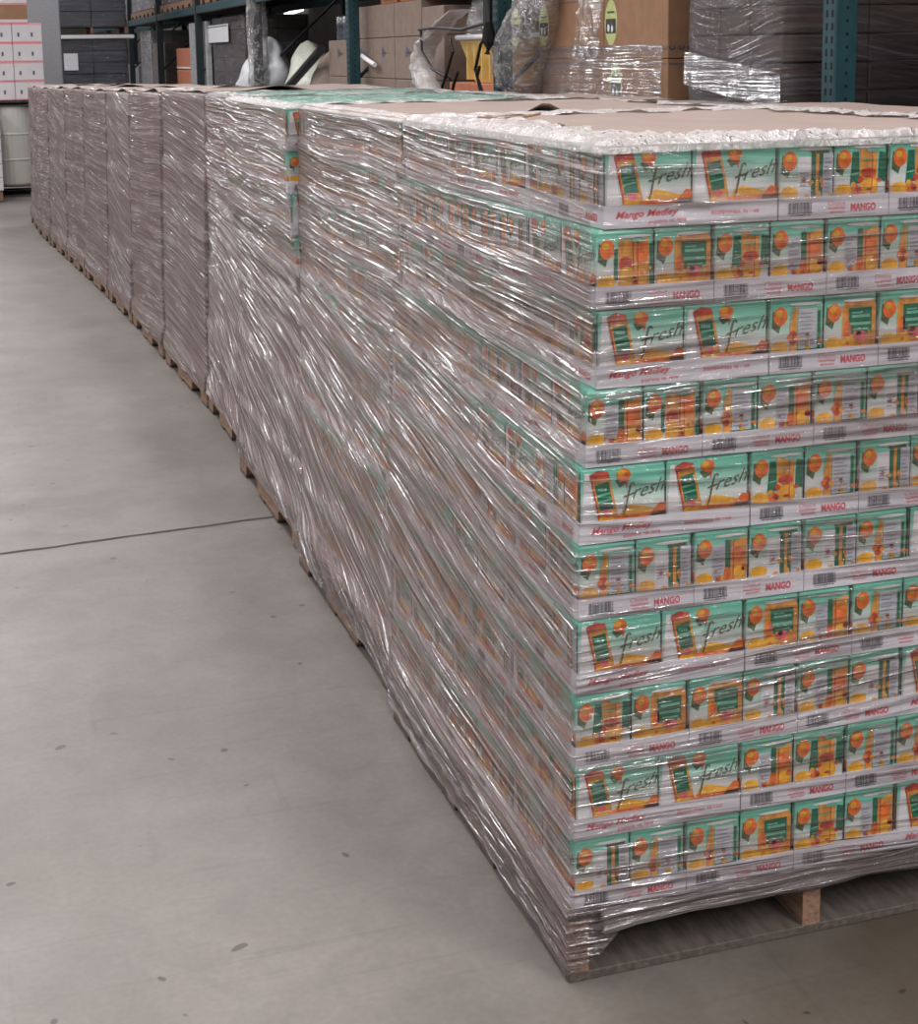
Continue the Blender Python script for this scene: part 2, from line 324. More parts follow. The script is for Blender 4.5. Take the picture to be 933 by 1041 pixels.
# ------------------------------------------------------------------ goods: pack, tray, pallet
TA, TB, TL = .3375, .2275, .1398      # tray length, width, layer height
LIP = .040
PL, PW, PH = .1655, .1105, TL-.0045
def art_long(F, var):
    w, h = PL, PH; U = lambda a: a*w; V = lambda b: b*h
    F.quad([(U(.02), V(.25)), (U(.17), V(.25)), (U(.11), V(.93)), (U(.05), V(.93))], 'white', 1)
    F.quad([(U(.22), V(.25)), (U(.45), V(.25)), (U(.34), V(.86)), (U(.11), V(.86))], 'gold', 2)
    F.quad([(U(.11), V(.83)), (U(.34), V(.85)), (U(.32), V(.93)), (U(.20), V(.96)), (U(.10), V(.90))], 'redbrown', 3)
    F.quad([(U(.115), V(.84)), (U(.135), V(.84)), (U(.235), V(.26)), (U(.21), V(.26))], 'redbrown', 3)
    F.quad([(U(.225), V(.41)), (U(.385), V(.43)), (U(.325), V(.80)), (U(.165), V(.76))], 'dgreen', 4)
    F.quad([(U(.195), V(.60)), (U(.35), V(.63)), (U(.345), V(.66)), (U(.19), V(.63))], 'lgreen', 5)
    F.quad([(U(.21), V(.52)), (U(.36), V(.55)), (U(.355), V(.57)), (U(.205), V(.54))], 'lgreen', 5)
    F.scribble(U(.20), V(.67), U(.32), V(.72), 'lgreen', 5)
    F.ell(U(.31), V(.37), U(.05), V(.05), 'pink', 5)
    F.ell(U(.30), V(.29), U(.09), V(.05), 'yellow', 4)
    F.quad([(U(.40), V(.80)), (U(.46), V(.70)), (U(.55), V(.76)), (U(.52), V(.84))], 'leaf', 2)
    F.ell(U(.50), V(.87), U(.085), V(.085), 'orange', 3); F.ell(U(.47), V(.90), U(.045), V(.04), 'yellow', 4)
    F.quad([(U(.52), V(.78)), (U(.56), V(.80)), (U(.535), V(.68))], 'redbrown', 4)
    F.quad([(U(.42), V(.25)), (U(1), V(.25)), (U(1), V(.40)), (U(.9), V(.37)), (U(.76), V(.41)), (U(.6), V(.46)), (U(.5), V(.42))], 'yellow', 2)
    F.quad([(U(.80), V(.25)), (U(1), V(.25)), (U(1), V(.43)), (U(.93), V(.45)), (U(.86), V(.36))], 'orange', 3)
    F.rect(U(.42), V(.25), U(1), V(.325), 'orange', 3)
    fc = [(.475, .34), (.50, .33), (.525, .42), (.555, .60), (.585, .74), (.615, .76), (.625, .72)]
    for (a, b), (c, d) in zip(fc, fc[1:]): F.quad([(U(a-.010), V(b)), (U(a+.012), V(b-.008)), (U(c+.012), V(d-.008)), (U(c-.010), V(d))], 'olive', 4)
    F.quad([(U(.50), V(.555)), (U(.63), V(.60)), (U(.63), V(.625)), (U(.50), V(.58))], 'olive', 5)
    F.text('resh', U(.60), V(.52), U(.985), V(.70), 'olive', 4, shear=.45, rise=V(.10), bold=.0)
def art_end(F, var):
    w, h = PW, PH; U = lambda a: a*w; V = lambda b: b*h
    # shared: leaf and fruit at the left edge, fruit slices along the foot
    F.quad([(U(.03), V(.60)), (U(.16), V(.52)), (U(.22), V(.68)), (U(.05), V(.84))], 'leaf', 1)
    F.ell(U(.19), V(.75), U(.13), V(.13), 'orange', 2); F.ell(U(.16), V(.79), U(.06), V(.05), 'yellow', 3)
    F.ell(U(.18), V(.33), U(.16), V(.085), 'yellow', 2, a0=0, a1=PI*2)
    def arch(u0, u1, v1, m, lvl):
        c = (u0+u1)/2; F.quad([(U(u0), V(.25)), (U(u1), V(.25)), (U(u1), V(v1-.08)), (U(u1-.05), V(v1)), (U(u0+.05), V(v1)), (U(u0), V(v1-.08))], m, lvl)
    if var == 0:      # white information panel with green edge
        arch(.36, .97, .88, 'lgreen', 2); F.quad([(U(.36), V(.25)), (U(.50), V(.25)), (U(.50), V(.86)), (U(.44), V(.86)), (U(.36), V(.60))], 'gold', 3)
        F.ell(U(.42), V(.45), U(.08), V(.10), 'redbrown', 4); F.rect(U(.52), V(.29), U(.86), V(.84), 'panel', 4)
        F.rect(U(.88), V(.25), U(.93), V(.80), 'dgreen', 4); F.rect(U(.50), V(.25), U(.90), V(.29), 'dgreen', 4)
    elif var == 1:    # dark green label on gold, pink badge
        arch(.34, .98, .90, 'gold', 2); F.rect(U(.46), V(.44), U(.90), V(.80), 'dgreen', 3)
        F.rect(U(.52), V(.66), U(.86), V(.70), 'lgreen', 4); F.rect(U(.50), V(.56), U(.88), V(.60), 'lgreen', 4); F.rect(U(.55), V(.49), U(.84), V(.515), 'lgreen', 4)
        F.ell(U(.68), V(.41), U(.13), V(.07), 'pink', 5); F.ell(U(.44), V(.50), U(.07), V(.14), 'orange', 3); F.ell(U(.45), V(.32), U(.14), V(.09), 'yellow', 4)
    elif var == 2:    # two gold can sides with slices
        F.rect(U(.38), V(.25), U(.62), V(.86), 'gold', 2); F.rect(U(.64), V(.25), U(.90), V(.88), 'gold', 2)
        F.rect(U(.62), V(.25), U(.645), V(.86), 'redbrown', 3); F.ell(U(.50), V(.55), U(.11), V(.10), 'redbrown', 3); F.ell(U(.52), V(.40), U(.13), V(.12), 'yellow', 4)
        F.ell(U(.78), V(.70), U(.11), V(.14), 'orange', 3); F.rect(U(.30), V(.35), U(.37), V(.75), 'dgreen', 2); F.rect(U(.91), V(.25), U(.97), V(.80), 'dgreen', 3); F.ell(U(.76), V(.38), U(.12), V(.10), 'yellow', 4)
    elif var == 3:    # white with green and olive stripes
        F.rect(U(.34), V(.26), U(.58), V(.80), 'white', 1); F.rect(U(.58), V(.26), U(.66), V(.86), 'dgreen', 3); F.rect(U(.66), V(.28), U(.72), V(.84), 'gold', 3); F.rect(U(.72), V(.26), U(.79), V(.86), 'dgreen', 3)
        F.rect(U(.80), V(.28), U(.98), V(.84), 'panel', 3); F.rect(U(.56), V(.84), U(.90), V(.88), 'leaf', 4)
    elif var == 4:    # gold can with a dark green label strip at each side
        F.quad([(U(.30), V(.40)), (U(.48), V(.42)), (U(.46), V(.84)), (U(.34), V(.84))], 'dgreen', 2); F.quad([(U(.30), V(.53)), (U(.48), V(.55)), (U(.48), V(.57)), (U(.30), V(.55))], 'lgreen', 3)
        F.rect(U(.48), V(.25), U(.80), V(.88), 'gold', 3); F.ell(U(.64), V(.56), U(.14), V(.07), 'redbrown', 4); F.ell(U(.68), V(.36), U(.15), V(.13), 'yellow', 4); F.quad([(U(.82), V(.45)), (U(.96), V(.43)), (U(.97), V(.82)), (U(.84), V(.84))], 'dgreen', 3); F.ell(U(.40), V(.33), U(.07), V(.09), 'orange', 4)
    else:             # white panel left, gold slices right
        F.rect(U(.32), V(.30), U(.55), V(.78), 'panel', 2); F.rect(U(.56), V(.40), U(.66), V(.84), 'dgreen', 3); F.rect(U(.66), V(.25), U(.95), V(.86), 'gold', 3); F.ell(U(.60), V(.36), U(.07), V(.11), 'orange', 4)
        F.ell(U(.80), V(.62), U(.12), V(.12), 'orange', 4); F.ell(U(.82), V(.38), U(.12), V(.09), 'yellow', 4)
def fine_print(F, u0, v0, u1, v1, m, r, n):
    for i in range(n):
        v = v0+(v1-v0)*i/n; F.rect(u0, v, u0+(u1-u0)*r.uniform(.5, 1), v+(v1-v0)*.35/n, m, 6)
def pack_mesh(var):
    mb = MB(); mb.rbox((0, 0, 0), (PL, PW, PH), 'pack', .006, 2)
    fs = box_faces(mb, 0, PL, 0, PW, 0, .00035)
    art_long(fs['-y'], var); art_long(fs['+y'], var); art_end(fs['-x'], var); art_end(fs['+x'], (var+3) % 6)
    r = random.Random(var)
    for key in ('-x', '+x'):
        F = fs[key]; vv = var if key == '-x' else (var+3) % 6; U = lambda a: a*PW; V = lambda b: b*PH
        if vv == 0: fine_print(F, U(.55), V(.34), U(.84), V(.82), 'fine', r, 9)
        if vv == 3: fine_print(F, U(.82), V(.32), U(.96), V(.82), 'fine', r, 9); fine_print(F, U(.37), V(.42), U(.55), V(.62), 'fine', r, 5)
        if vv == 5: fine_print(F, U(.34), V(.34), U(.53), V(.74), 'fine', r, 8)
        if vv in (1, 4): fine_print(F, U(.52), V(.72), U(.86), V(.78), 'lgreen', r, 1)
        for q in range(7):
            F.ell(U(r.uniform(.3, .95)), V(r.uniform(.27, .5)), U(r.uniform(.02, .06)), V(r.uniform(.02, .05)), r.choice(('orange', 'yellow', 'redbrown', 'gold')), 5, 8)
        F.rect(0, V(.93), U(1), V(.945), 'lgreen', 1); F.rect(U(.975), V(.05), U(1), V(.95), 'hole', 1)
        if vv in (2, 4, 5): F.ell(U(.72), V(.86), U(.12), V(.035), 'lgreen', 6, 10); F.rect(U(.70), V(.27), U(.715), V(.84), 'redbrown', 6)
        F.ell(U(.64), V(.905), U(.30), V(.022), 'white', 6, 12)
    # shrink-film seams on the shoulder
    mb.box((PL*.49, -.0006, PH*.3), (PL*.5, PW+.0006, PH+.0006), 'pack')
    return mb.mesh('juice_multipack')
PACKS = [pack_mesh(i) for i in range(6)]
PSIDE = [(PL, PW)]
def tray_mesh():
    mb = MB(); a, b, h, t = TA-.0015, TB-.0015, LIP, .0025
    mb.box((0, 0, 0), (a, b, t), 'tray'); mb.box((0, 0, t), (a, t, h), 'tray'); mb.box((0, b-t, t), (a, b, h), 'tray')
    mb.box((0, t, t), (t, b-t, h), 'tray'); mb.box((a-t, t, t), (a, b-t, h), 'tray')
    mb.box((.001, -.0006, 0), (.004, .001, h*.98), 'tray')
    fs = box_faces(mb, 0, a, 0, b, 0, .0004)
    for k in ('-y', '+y'):
        F = fs[k]
        F.text('Mango Medley', .022, .013, .142, .029, 'red', 2, shear=.35, rise=.004, bold=.02)
        F.scribble(.085, .005, .158, .012, 'palered', 2, rise=.003)
        F.scribble(.205, .017, .300, .024, 'palered', 2)
    for k in ('-x', '+x'):
        F = fs[k]; r = random.Random(3)
        F.rect(.018, .010, .068, .012, 'ink', 1); x = .019
        while x < .066:
            wd = r.choice((.0008, .0012, .002)); F.rect(x, .012, x+wd, .030, 'ink', 1); x += wd+r.choice((.0007, .001, .0013))
        F.scribble(.022, .0055, .064, .0093, 'ink', 1)
        F.text('Choice', .100, .022, .135, .031, 'palered', 2, shear=.2); F.scribble(.100, .015, .137, .020, 'palered', 2); F.scribble(.104, .008, .134, .013, 'palered', 2)
        F.text('MANGO', .147, .010, .199, .0245, 'red', 2, bold=.035)
    return mb.mesh('cardboard_tray')
TRAY = tray_mesh()
def ordinal(n): return ('first', 'second', 'third', 'fourth', 'fifth', 'sixth', 'seventh', 'eighth', 'ninth', 'tenth', 'eleventh', 'twelfth')[n-1]

def make_pallet():
    root = bpy.data.objects.new('wooden_pallet', None); COL.objects.link(root)
    Wp, Dp = 1.016, 1.219
    for i, (x0, x1) in enumerate(((0, .038), (.489, .527), (.978, 1.016))):
        mb = MB(); o = [(0, .018), (.15, .018), (.165, .055), (.185, .062), (.375, .062), (.395, .055), (.41, .018), (.81, .018), (.825, .055), (.845, .062), (1.035, .062), (1.055, .055), (1.07, .018), (1.219, .018), (1.219, .122), (0, .122)]
        mb.prism(o, 0, x0, x1, 'wood'); mb.build('stringer', root)
    for i in range(7):
        wd = .14 if i in (0, 6) else .09; y = 0 if i == 0 else (Dp-.14 if i == 6 else .14+(Dp-.28)*(i-.5)/5.0-.045+.0)
        mb = MB(); mb.rbox((0, y, .1222), (Wp, y+wd, .1382), 'wood_grey' if i % 2 == 0 else 'wood', .002, 1); mb.build('deck_board', root)
    for y, wd in ((0, .14), (.43, .09), (.70, .09), (Dp-.14, .14)):
        mb = MB(); mb.rbox((0, y, 0), (Wp, y+wd, .0178), 'wood_grey', .002, 1); mb.build('bottom_board', root)
    return root
PROTO = make_pallet(); used = [False]

# stacks along the aisle: x, y, depth, top height
STACKS = [(0, -.03, 1.219, 1.547), (.03, 1.27, 1.2, 1.540), (.05, 2.54, 1.219, 1.537), (.10, 3.91, 1.0, 1.53), (.095, 4.94, 1.219, 1.525), (.05, 6.28, 1.219, 1.50),
          (.01, 7.55, 1.05, 1.48), (-.035, 8.66, 1.15, 1.465), (-.10, 9.86, 1.1, 1.46), (-.165, 11.0, 1.1, 1.445), (-.24, 12.15, 1.1, 1.425), (-.285, 13.3, 1.1, 1.42)]
YAWS = [0, 0, 0, 0, .035, .028, .040, .052, .055, .060, .045, .02]
def turn(mb, v0, k):                 # swing the vertices added since v0 with stack k
    a = YAWS[k]; c, s_ = math.cos(a), math.sin(a); px, py = STACKS[k][0], STACKS[k][1]
    for i in range(v0, len(mb.v)):
        x, y, z = mb.v[i]; x -= px; y -= py; mb.v[i] = (px+c*x-s_*y, py+s_*x+c*y, z)
def turn_obj(o, k):
    a = YAWS[k]; c, s_ = math.cos(a), math.sin(a); px, py = STACKS[k][0], STACKS[k][1]
    x, y = o.location.x-px, o.location.y-py; o.location.x = px+c*x-s_*y; o.location.y = py+s_*x+c*y; o.rotation_euler[2] += a
NAMES = ['nearest', 'second', 'third', 'fourth', 'fifth', 'sixth', 'seventh', 'eighth', 'ninth', 'tenth', 'eleventh', 'farthest']
DX0 = [.036, .020, .023, .001, -.010, -.013, -.016, -.020, -.020, -.022]
def dxs(k):      # sideways shift of each layer, top to bottom
    if k == 0: return DX0
    r = random.Random(40+k); d = [(.022-.004*i)+r.uniform(-.006, .006) for i in range(10)]
    if k == 2: d = [-.034, -.036, -.028, -.012, -.002]+d[5:]      # this load leans out over the aisle
    return d
ZP = .1445
nid = {'tray': 0, 'pack': 0}
stuffP = MB(); stuffT = MB()
PMAP = {}
def stuff_pack(x, y, z, dx, dy, h):
    stuffP.box((x, y, z), (x+dx, y+dy, z+h), 'pack_far')
M['pack_far'] = mat('far_pack_print', srgb(126, 118, 112), .6, noise_amt=.35, scale=9, stretch=(1, 1, .6))
rp = random.Random(11)
def place_pack(x, y, z, rot, hs, label, group, var=None):
    me = PACKS[rp.randrange(6) if var is None else var]
    o = link('juice_multipack', me, label=label, cat='drink pack', group=group)
    o.scale = (1, 1, hs)
    if rot: o.rotation_euler[2] = PI/2; o.location = (x+PW, y, z)
    else: o.location = (x, y, z)
def place_tray(x, y, z, rot, hs, label, group):
    o = link('cardboard_tray', TRAY, label=label, cat='tray', group=group); o.scale = (1, 1, hs)
    if rot: o.rotation_euler[2] = PI/2; o.location = (x+TB, y, z)
    else: o.location = (x, y, z)
    return o
for k, (sx, sy, dep, zt) in enumerate(STACKS):
    nm = NAMES[k]
    P = PROTO if k == 0 else clone(PROTO)
    P.location = (sx, sy, 0); turn_obj(P, k); nP, nT = len(stuffP.v), len(stuffT.v)
    if abs(dep-1.219) > .03: P.scale = (1, dep/1.219, 1)
    tag(P, ('wooden pallet under the nearest stack, its corner wrapped in film' if k == 0 else 'wooden pallet under the %s stack along the aisle, counted from the front' % nm), 'pallet', 'pallets under the wrapped stacks')
    hs = (zt-ZP)/(10*TL); lh = TL*hs; sd = (dep+.025)/1.2425
    mb = MB()
    nx, ny = 30, 36
    ox = sx+.029
    mb.box((sx-.004, sy-.002, .1385), (sx+1.02, sy+dep+.004, .1425), 'sheet')
    turn(mb, 0, k)
    mb.build('slip_sheet', label='tan cardboard slip sheet on the %s pallet beneath its bottom trays' % nm, cat='cardboard sheet', group='slip sheets on the pallets')
    DX = dxs(k); oy = sy-.005
    for li in range(10):                         # li 0 = top
        z = ZP+(9-li)*lh; x = ox+DX[li]; odd = (li % 2 == 0)
        lay = ordinal(li+1)
        lname = 'top layer' if li == 0 else ('bottom layer' if li == 9 else lay+' layer down')
        tr = []     # x, y, rot, face, index
        if odd:
            tr.append((0, 0, 0, 'c', 0)); xx = TA
            for i in range(3): tr.append((xx, 0, 1, 'f', i+1)); xx += TB
            yy = TB
            for i in range(3): tr.append((0, yy, 1, 's', i+1)); yy += TA
        else:
            tr.append((0, 0, 1, 'c', 0)); xx = TB
            for i in range(2): tr.append((xx, 0, 1, 'f', i+1)); xx += TB
            tr.append((xx, 0, 0, 'f', 3)); yy = TA
            for i in range(4): tr.append((0, yy, 0, 's', i+1)); yy += TB
        for (tx, ty, rot, fc, idx) in tr:
            if k > 0 and fc == 'f' and not (k == 2 and li < 2 and idx == 1):
                stuffT.box((x+tx, oy+ty, z), (x+tx+(TB if rot else TA)-.002, oy+ty+(TA if rot else TB)*sd-.002, z+LIP*hs), 'tray')
                stuff_pack(x+tx+.003, oy+ty+.004, z+.003, (TB if rot else TA)-.006, (TA if rot else TB)*sd-.008, PH*hs-.002); continue
            where = ('at the front corner' if fc == 'c' else ('%s from corner on front side' % ordinal(idx+1) if fc == 'f' else '%s back from corner, aisle side' % ordinal(idx+1)))
            TX, TY = x+tx, oy+ty*sd
            if nid['tray'] < 300 and k < 6:
                nid['tray'] += 1
                what = 'white tray' if k == 0 else 'film-covered tray'
                to = place_tray(TX, TY, z, rot, hs, '%s %s, %s, %s stack' % (what, where, lname, nm), 'white cardboard trays in the %s stack' % nm); turn_obj(to, k)
            else:
                stuffT.box((TX, TY, z), (TX+(TB if rot else TA)-.002, TY+(TA if rot else TB)*sd-.002, z+LIP*hs), 'tray')
            # the packs in the tray
            dx_, dy_ = (PW, PL) if rot else (PL, PW)
            for iy in range(2):
                for ix in range(2):
                    px, py = TX+.003+ix*(dx_+.0005), TY+.003+iy*(dy_+.0005)
                    outer = (fc == 'f' and iy == 0) or (fc == 's' and ix == 0) or (fc == 'c' and (ix == 0 or iy == 0))
                    if not outer: stuff_pack(px, py, z+.003, dx_-.001, dy_-.001, PH*hs-.002); continue
                    if k <= 1 or (k == 2 and li < 5 and nid['pack'] < 300):
                        nid['pack'] += 1
                        if fc == 'c': pw = ('corner pack' if ix == 0 and iy == 0 else ('second pack from corner, front' if ix == 1 else 'second pack back from corner, aisle side'))
                        elif fc == 'f':
                            n = (2+2*(idx-1)+ix+1); pw = '%s pack from corner, front' % ordinal(n)
                        else:
                            n = 2+2*(idx-1)+iy+1; pw = '%s pack back from corner, aisle side' % ordinal(n)
                        kind = 'orange and teal'
                        place_pack(px, py, z+.003, rot, hs, '%s %s, %s, %s stack' % (kind, pw, lname, nm), 'fruit drink multipacks in the %s stack' % nm)
                    else: stuff_pack(px, py, z+.003, dx_-.001, dy_-.001, PH*hs-.002)
        # goods filling the middle of the layer
        stuff_pack(x+TA+.01, oy+TA*sd+.01, z+.001, .62, (1.22-TA)*sd, lh-.003)
    turn(stuffP, nP, k); turn(stuffT, nT, k)
# second column of stacks behind the first, seen only as tops
COL2 = [(1.09, 0.0, 1.2, 1.50), (1.11, 1.27, 1.2, 1.50), (1.12, 2.54, 1.2, 1.49), (1.10, 3.85, 1.15, 1.48), (1.05, 5.1, 1.2, 1.47), (1.0, 6.4, 1.2, 1.46), (.98, 7.7, 1.2, 1.45), (.94, 9.0, 1.2, 1.44), (.9, 10.3, 1.2, 1.42)]
for k, (sx, sy, dep, zt) in enumerate(COL2):
    for li in range(10):
        lh = (zt-.144)/10
        stuffT.box((sx, sy, .144+li*lh), (sx+.99, sy+dep, .144+li*lh+LIP), 'tray'); stuff_pack(sx+.004, sy+.004, .144+li*lh+LIP+.0005, .982, dep-.008, lh-LIP-.002)
    P = clone(PROTO); P.location = (sx-.01, sy, 0); tag(P, 'wooden pallet in the hidden second row, %s from the front' % ordinal(k+1), 'pallet', 'pallets of the second row')
stuffP.build('juice_multipack', label='remaining fruit drink packs filling the wrapped stacks', cat='drink pack', kind='stuff')
stuffT.build('cardboard_tray', label='remaining trays in the wrapped stacks', cat='tray', kind='stuff')

# ------------------------------------------------------------------ cap sheets
def cap(x0, x1, y0, y1, z, seed, label, curls=(), amp=.004, grp='cardboard cap sheets on the stacks', yk=0):
    nx, ny = 44, 44; mb = MB(); t = .004
    def zz(x, y):
        v = z+.0035+amp*(noise.noise(Vector((x*2.2+seed, y*2.2, 0)))+.55)+amp*.4*noise.noise(Vector((x*7, y*7+seed, 1)))
        for (cx, cy, rx, ry, h) in curls: v += h*math.exp(-((x-cx)/rx)**2-((y-cy)/ry)**2)
        return max(v, z+.001)
    f = lambda i, j: (x0+(x1-x0)*i/(nx-1), y0+(y1-y0)*j/(ny-1))
    mb.grid(nx, ny, lambda i, j: (*f(i, j), zz(*f(i, j))+t), 'sheet'); mb.grid(nx, ny, lambda i, j: (*f(i, j), zz(*f(i, j))), 'sheet')
    o2 = nx*ny; k = mb.mi('sheet')
    for i in range(nx-1):
        for j in (0, ny-1): a = j*nx+i; mb.f.append((a, a+1, o2+a+1, o2+a)); mb.m.append(k)
    for j in range(ny-1):
        for i in (0, nx-1): a = j*nx+i; mb.f.append((a, a+nx, o2+a+nx, o2+a)); mb.m.append(k)
    mb.smooth = True; turn(mb, 0, yk)
    mb.build('cap_sheet', label=label, cat='cardboard sheet', group=grp)
S = STACKS
cap(S[0][0]+.084, 1.05, -.015, 1.235, S[0][3], 1, 'tan cardboard cap sheet on top of the nearest stack', [(.95, .0, .3, .2, .004)])
cap(S[1][0]+.06, 1.06, 1.262, 2.47, S[1][3], 2, 'tan cap sheet with a raised front edge on second stack', [(.46, 1.262, .045, .10, .030)])
for k in (4, 5, 6, 7, 8, 9, 10, 11):
    sx, sy, dep, zt = S[k]; r = random.Random(k)
    cap(sx+.05, sx+1.05, sy, sy+dep, zt, k, 'pale curling cap sheet on top of the %s stack' % NAMES[k], [(sx+.3+.5*r.random(), sy, .12, .25, .03), (sx+.1, sy+.2, .1, .2, .02)], amp=.012, yk=k)
for k, (sx, sy, dep, zt) in enumerate(COL2):
    if k != 2 and k < 6: cap(sx, sx+.99, sy+.01, sy+dep, zt, 20+k, 'tan cap sheet in the second row of stacks, %s from front' % ordinal(k+1), (), amp=.006)
# loose strip on the nearest cap
mb = MB(); mb.tube([(.14, .86, 1.566), (.20, .87, 1.562), (.27, .885, 1.563), (.31, .91, 1.568)], [.002, .003, .003, .004], 'kraft', 6)
mb.build('cardboard_strip', label='thin brown cardboard strip lying on the nearest cap sheet', cat='cardboard strip')

# ------------------------------------------------------------------ stretch film
def film(k, near):
    sx, sy, dep, zt = STACKS[k]; DX = dxs(k); hs = (zt-ZP)/10
    wdt = 1.0; x0b, y0b = sx+.029, sy-.005; ydep = dep+.02
    nm = NAMES[k]
    st = .011 if near else (.018 if k < 3 else .035)
    r = .012; cs = 3
    per = []      # (side, local x along 0..1 , ...)
    def seg(n): return [i/n for i in range(n)]
    nL = int(ydep/st); nF = int(wdt/st); nR = max(12, nL//3); nB = max(12, nF//3)
    loop = [('L', t) for t in seg(nL)]+[('F', t) for t in seg(nF)]+[('R', t) for t in seg(nR)]+[('B', t) for t in seg(nB)]
    nz_ = int((zt-.06)/st); zs = [.0+(i/nz_) for i in range(nz_+1)]
    fold = [.006, .02, .035, .05, .065, .08, .10, .12, .14] if near else [.006, .04, .08]
    MBf = MB(); MBf.smooth = True; uvs = []
    def lay(z): return max(0, min(9, int(9.999-(z-ZP)/hs)))
    def xoff(z):
        return min(DX[lay(z+.035)], DX[lay(z-.035)])
    def lowz(side, t):
        if side == 'L':
            y = t*ydep   # t=0 at far end, 1 near corner
            b = (.035, .05, .085)[min(k, 2)]+.018*noise.noise(Vector((y*5, k*3.1, 0)))
            if t > .86: b = b-(t-.86)/.14*.02
            return max(.012, b)
        if side == 'F':
            x = t*wdt
            if k == 0:
                b = .118+.006*noise.noise(Vector((x*9, 5, 0)))
                if x < .13: b = .02+(b-.02)*max(0, x/.13)**1.6
                return b
            return .11
        return .12
    def pt(side, t, z, off):
        dx = xoff(z) if z > ZP-.02 else DX[9]
        fl = 0
        if z < ZP+.05:      # flare out over the pallet edge
            q = min(1, (ZP+.05-z)/.06); q = q*q*(3-2*q); fl = q
        xl = x0b+dx-off; xl = xl*(1-fl)+(sx-.010)*fl
        yf = y0b-off; yf = yf*(1-fl)+(sy-.006)*fl
        xr = x0b+1.022+max(DX[lay(z+.035)], DX[lay(z-.035)])+off; yb = y0b+ydep+off
        if side == 'L': x, y = xl, yb+(yf-yb)*t
        elif side == 'F': x, y = xl+(xr-xl)*t, yf
        elif side == 'R': x, y = xr, yf+(yb-yf)*t
        else: x, y = xr+(xl-xr)*t, yb
        # round the corners a touch
        cr = .010
        for cx, ax in ((xl, 1), (xr, -1)):
            for cy, ay in ((yf, 1), (yb, -1)):
                ddx, ddy = (x-cx)*ax, (y-cy)*ay
                if ddx < cr and ddy < cr:
                    x += ax*(cr-ddx)*.28*(1-ddy/cr if ddy > 0 else 1)*.5; y += ay*(cr-ddy)*.28*(1-ddx/cr if ddx > 0 else 1)*.5
        return x, y
    nu = len(loop)
    def acr(side, t, z):
        if side == 'L':
            u = -(1-t)*ydep
            if k == 0: mm = .02+.14*math.exp(-((z-.72)/.40)**2)
            elif k in (1, 2, 3): mm = .03+.28*max(0, min(1, (1.15-z)/.6))
            else: mm = .06+.10*math.sin(k*2.3)
            mm *= (1+.10*math.sin(u*4+k))
            return u, z+mm*u+.004*math.sin(u*6.5+z*5)
        if side == 'F': u = t*wdt; return u, z+.05*u*math.sin(z*9)+.005*math.sin(u*5+z*14)
        if side == 'R': return wdt+t*ydep, z
        return wdt+ydep+t*wdt, z
    rows = []
    for zi in zs:
        row = []
        for (side, t) in loop:
            zl = lowz(side, t); z = zl+(zt-zl)*zi
            u, v = acr(side, t, z)
            n1 = noise.noise(Vector((u*2.2, v*34+k*9, k))); n2 = noise.noise(Vector((u*1.1, v*9, 5+k)))
            off = .0055+.0022*n1+.002*n2
            if side == 'F' and k == 0: off = .0045+.0009*n1+.0006*n2
            off += .001*math.sin((z-ZP)/hs*2*PI)
            x, y = pt(side, t, z, off)
            if z < .13:     # gathered hem
                a = .006*noise.noise(Vector((u*18, z*60, 2))); x += a if side in 'LR' else 0; y += a if side in 'FB' else 0
            row.append((x, y, z)); uvs.append((u+k*3.7, v+k*1.9))
        rows.append(row)
    for fi, d in enumerate(fold):
        row = []
        for (side, t) in loop:
            u, v = acr(side, t, zt)
            jag = 1+.5*noise.noise(Vector((u*8, k, 3)))+.25*noise.noise(Vector((u*25, k, 4)))
            if side == 'L' and k: jag *= .8
            dd = d*jag if fi else d
            if k == 0 and side == 'F' and t > .3: dd *= max(.12, 1-(t-.3)*3)
            x, y = pt(side, t, zt-.02, .004)
            cx, cy = x0b+.5, y0b+ydep/2
            x += dd*(1 if side == 'L' else (-1 if side == 'R' else 0)) + (dd*((cx-x)/.5) if side in 'FB' else 0)
            y += dd*(1 if side == 'F' else (-1 if side == 'B' else 0)) + (dd*((cy-y)/.6) if side in 'LR' else 0)
            z = zt+.014+.009*noise.noise(Vector((x*22, y*22, k)))+.006*noise.noise(Vector((x*60, y*60, k))) if fi else zt+.003
            row.append((x, y, z)); uvs.append((x*1.0+k, y*1.0))
        rows.append(row)
    nside = len(zs)
    fm = 'film' if k < 3 else ('film_mid' if k < 4 else 'film_far')
    allv = [p for row in rows for p in row]; MBf.v = allv
    a = MBf.mi(fm); b = MBf.mi('film_rim'); hm = MBf.mi('film_hem')
    for j in range(len(rows)-1):
        for i in range(nu):
            i2 = (i+1) % nu
            if loop[i][0] == 'B' and i2 == 0 and False: continue
            MBf.f.append((j*nu+i, j*nu+i2, (j+1)*nu+i2, (j+1)*nu+i)); MBf.m.append((hm if (rows[j+1][i][2] < .150 and k < 3) else a) if j < nside-(2 if k == 0 else 1) else b)
    MBf.uv = uvs; turn(MBf, 0, k)
    lab = 'clear stretch film wrapped around the nearest stack, crumpled at its top corner' if k == 0 else 'stretch film wrapped around the %s stack, counted from the front' % nm
    return MBf.build('stretch_film', label=lab, cat='plastic film', group='stretch film around the stacks')
for k in range(12): film(k, k == 0)
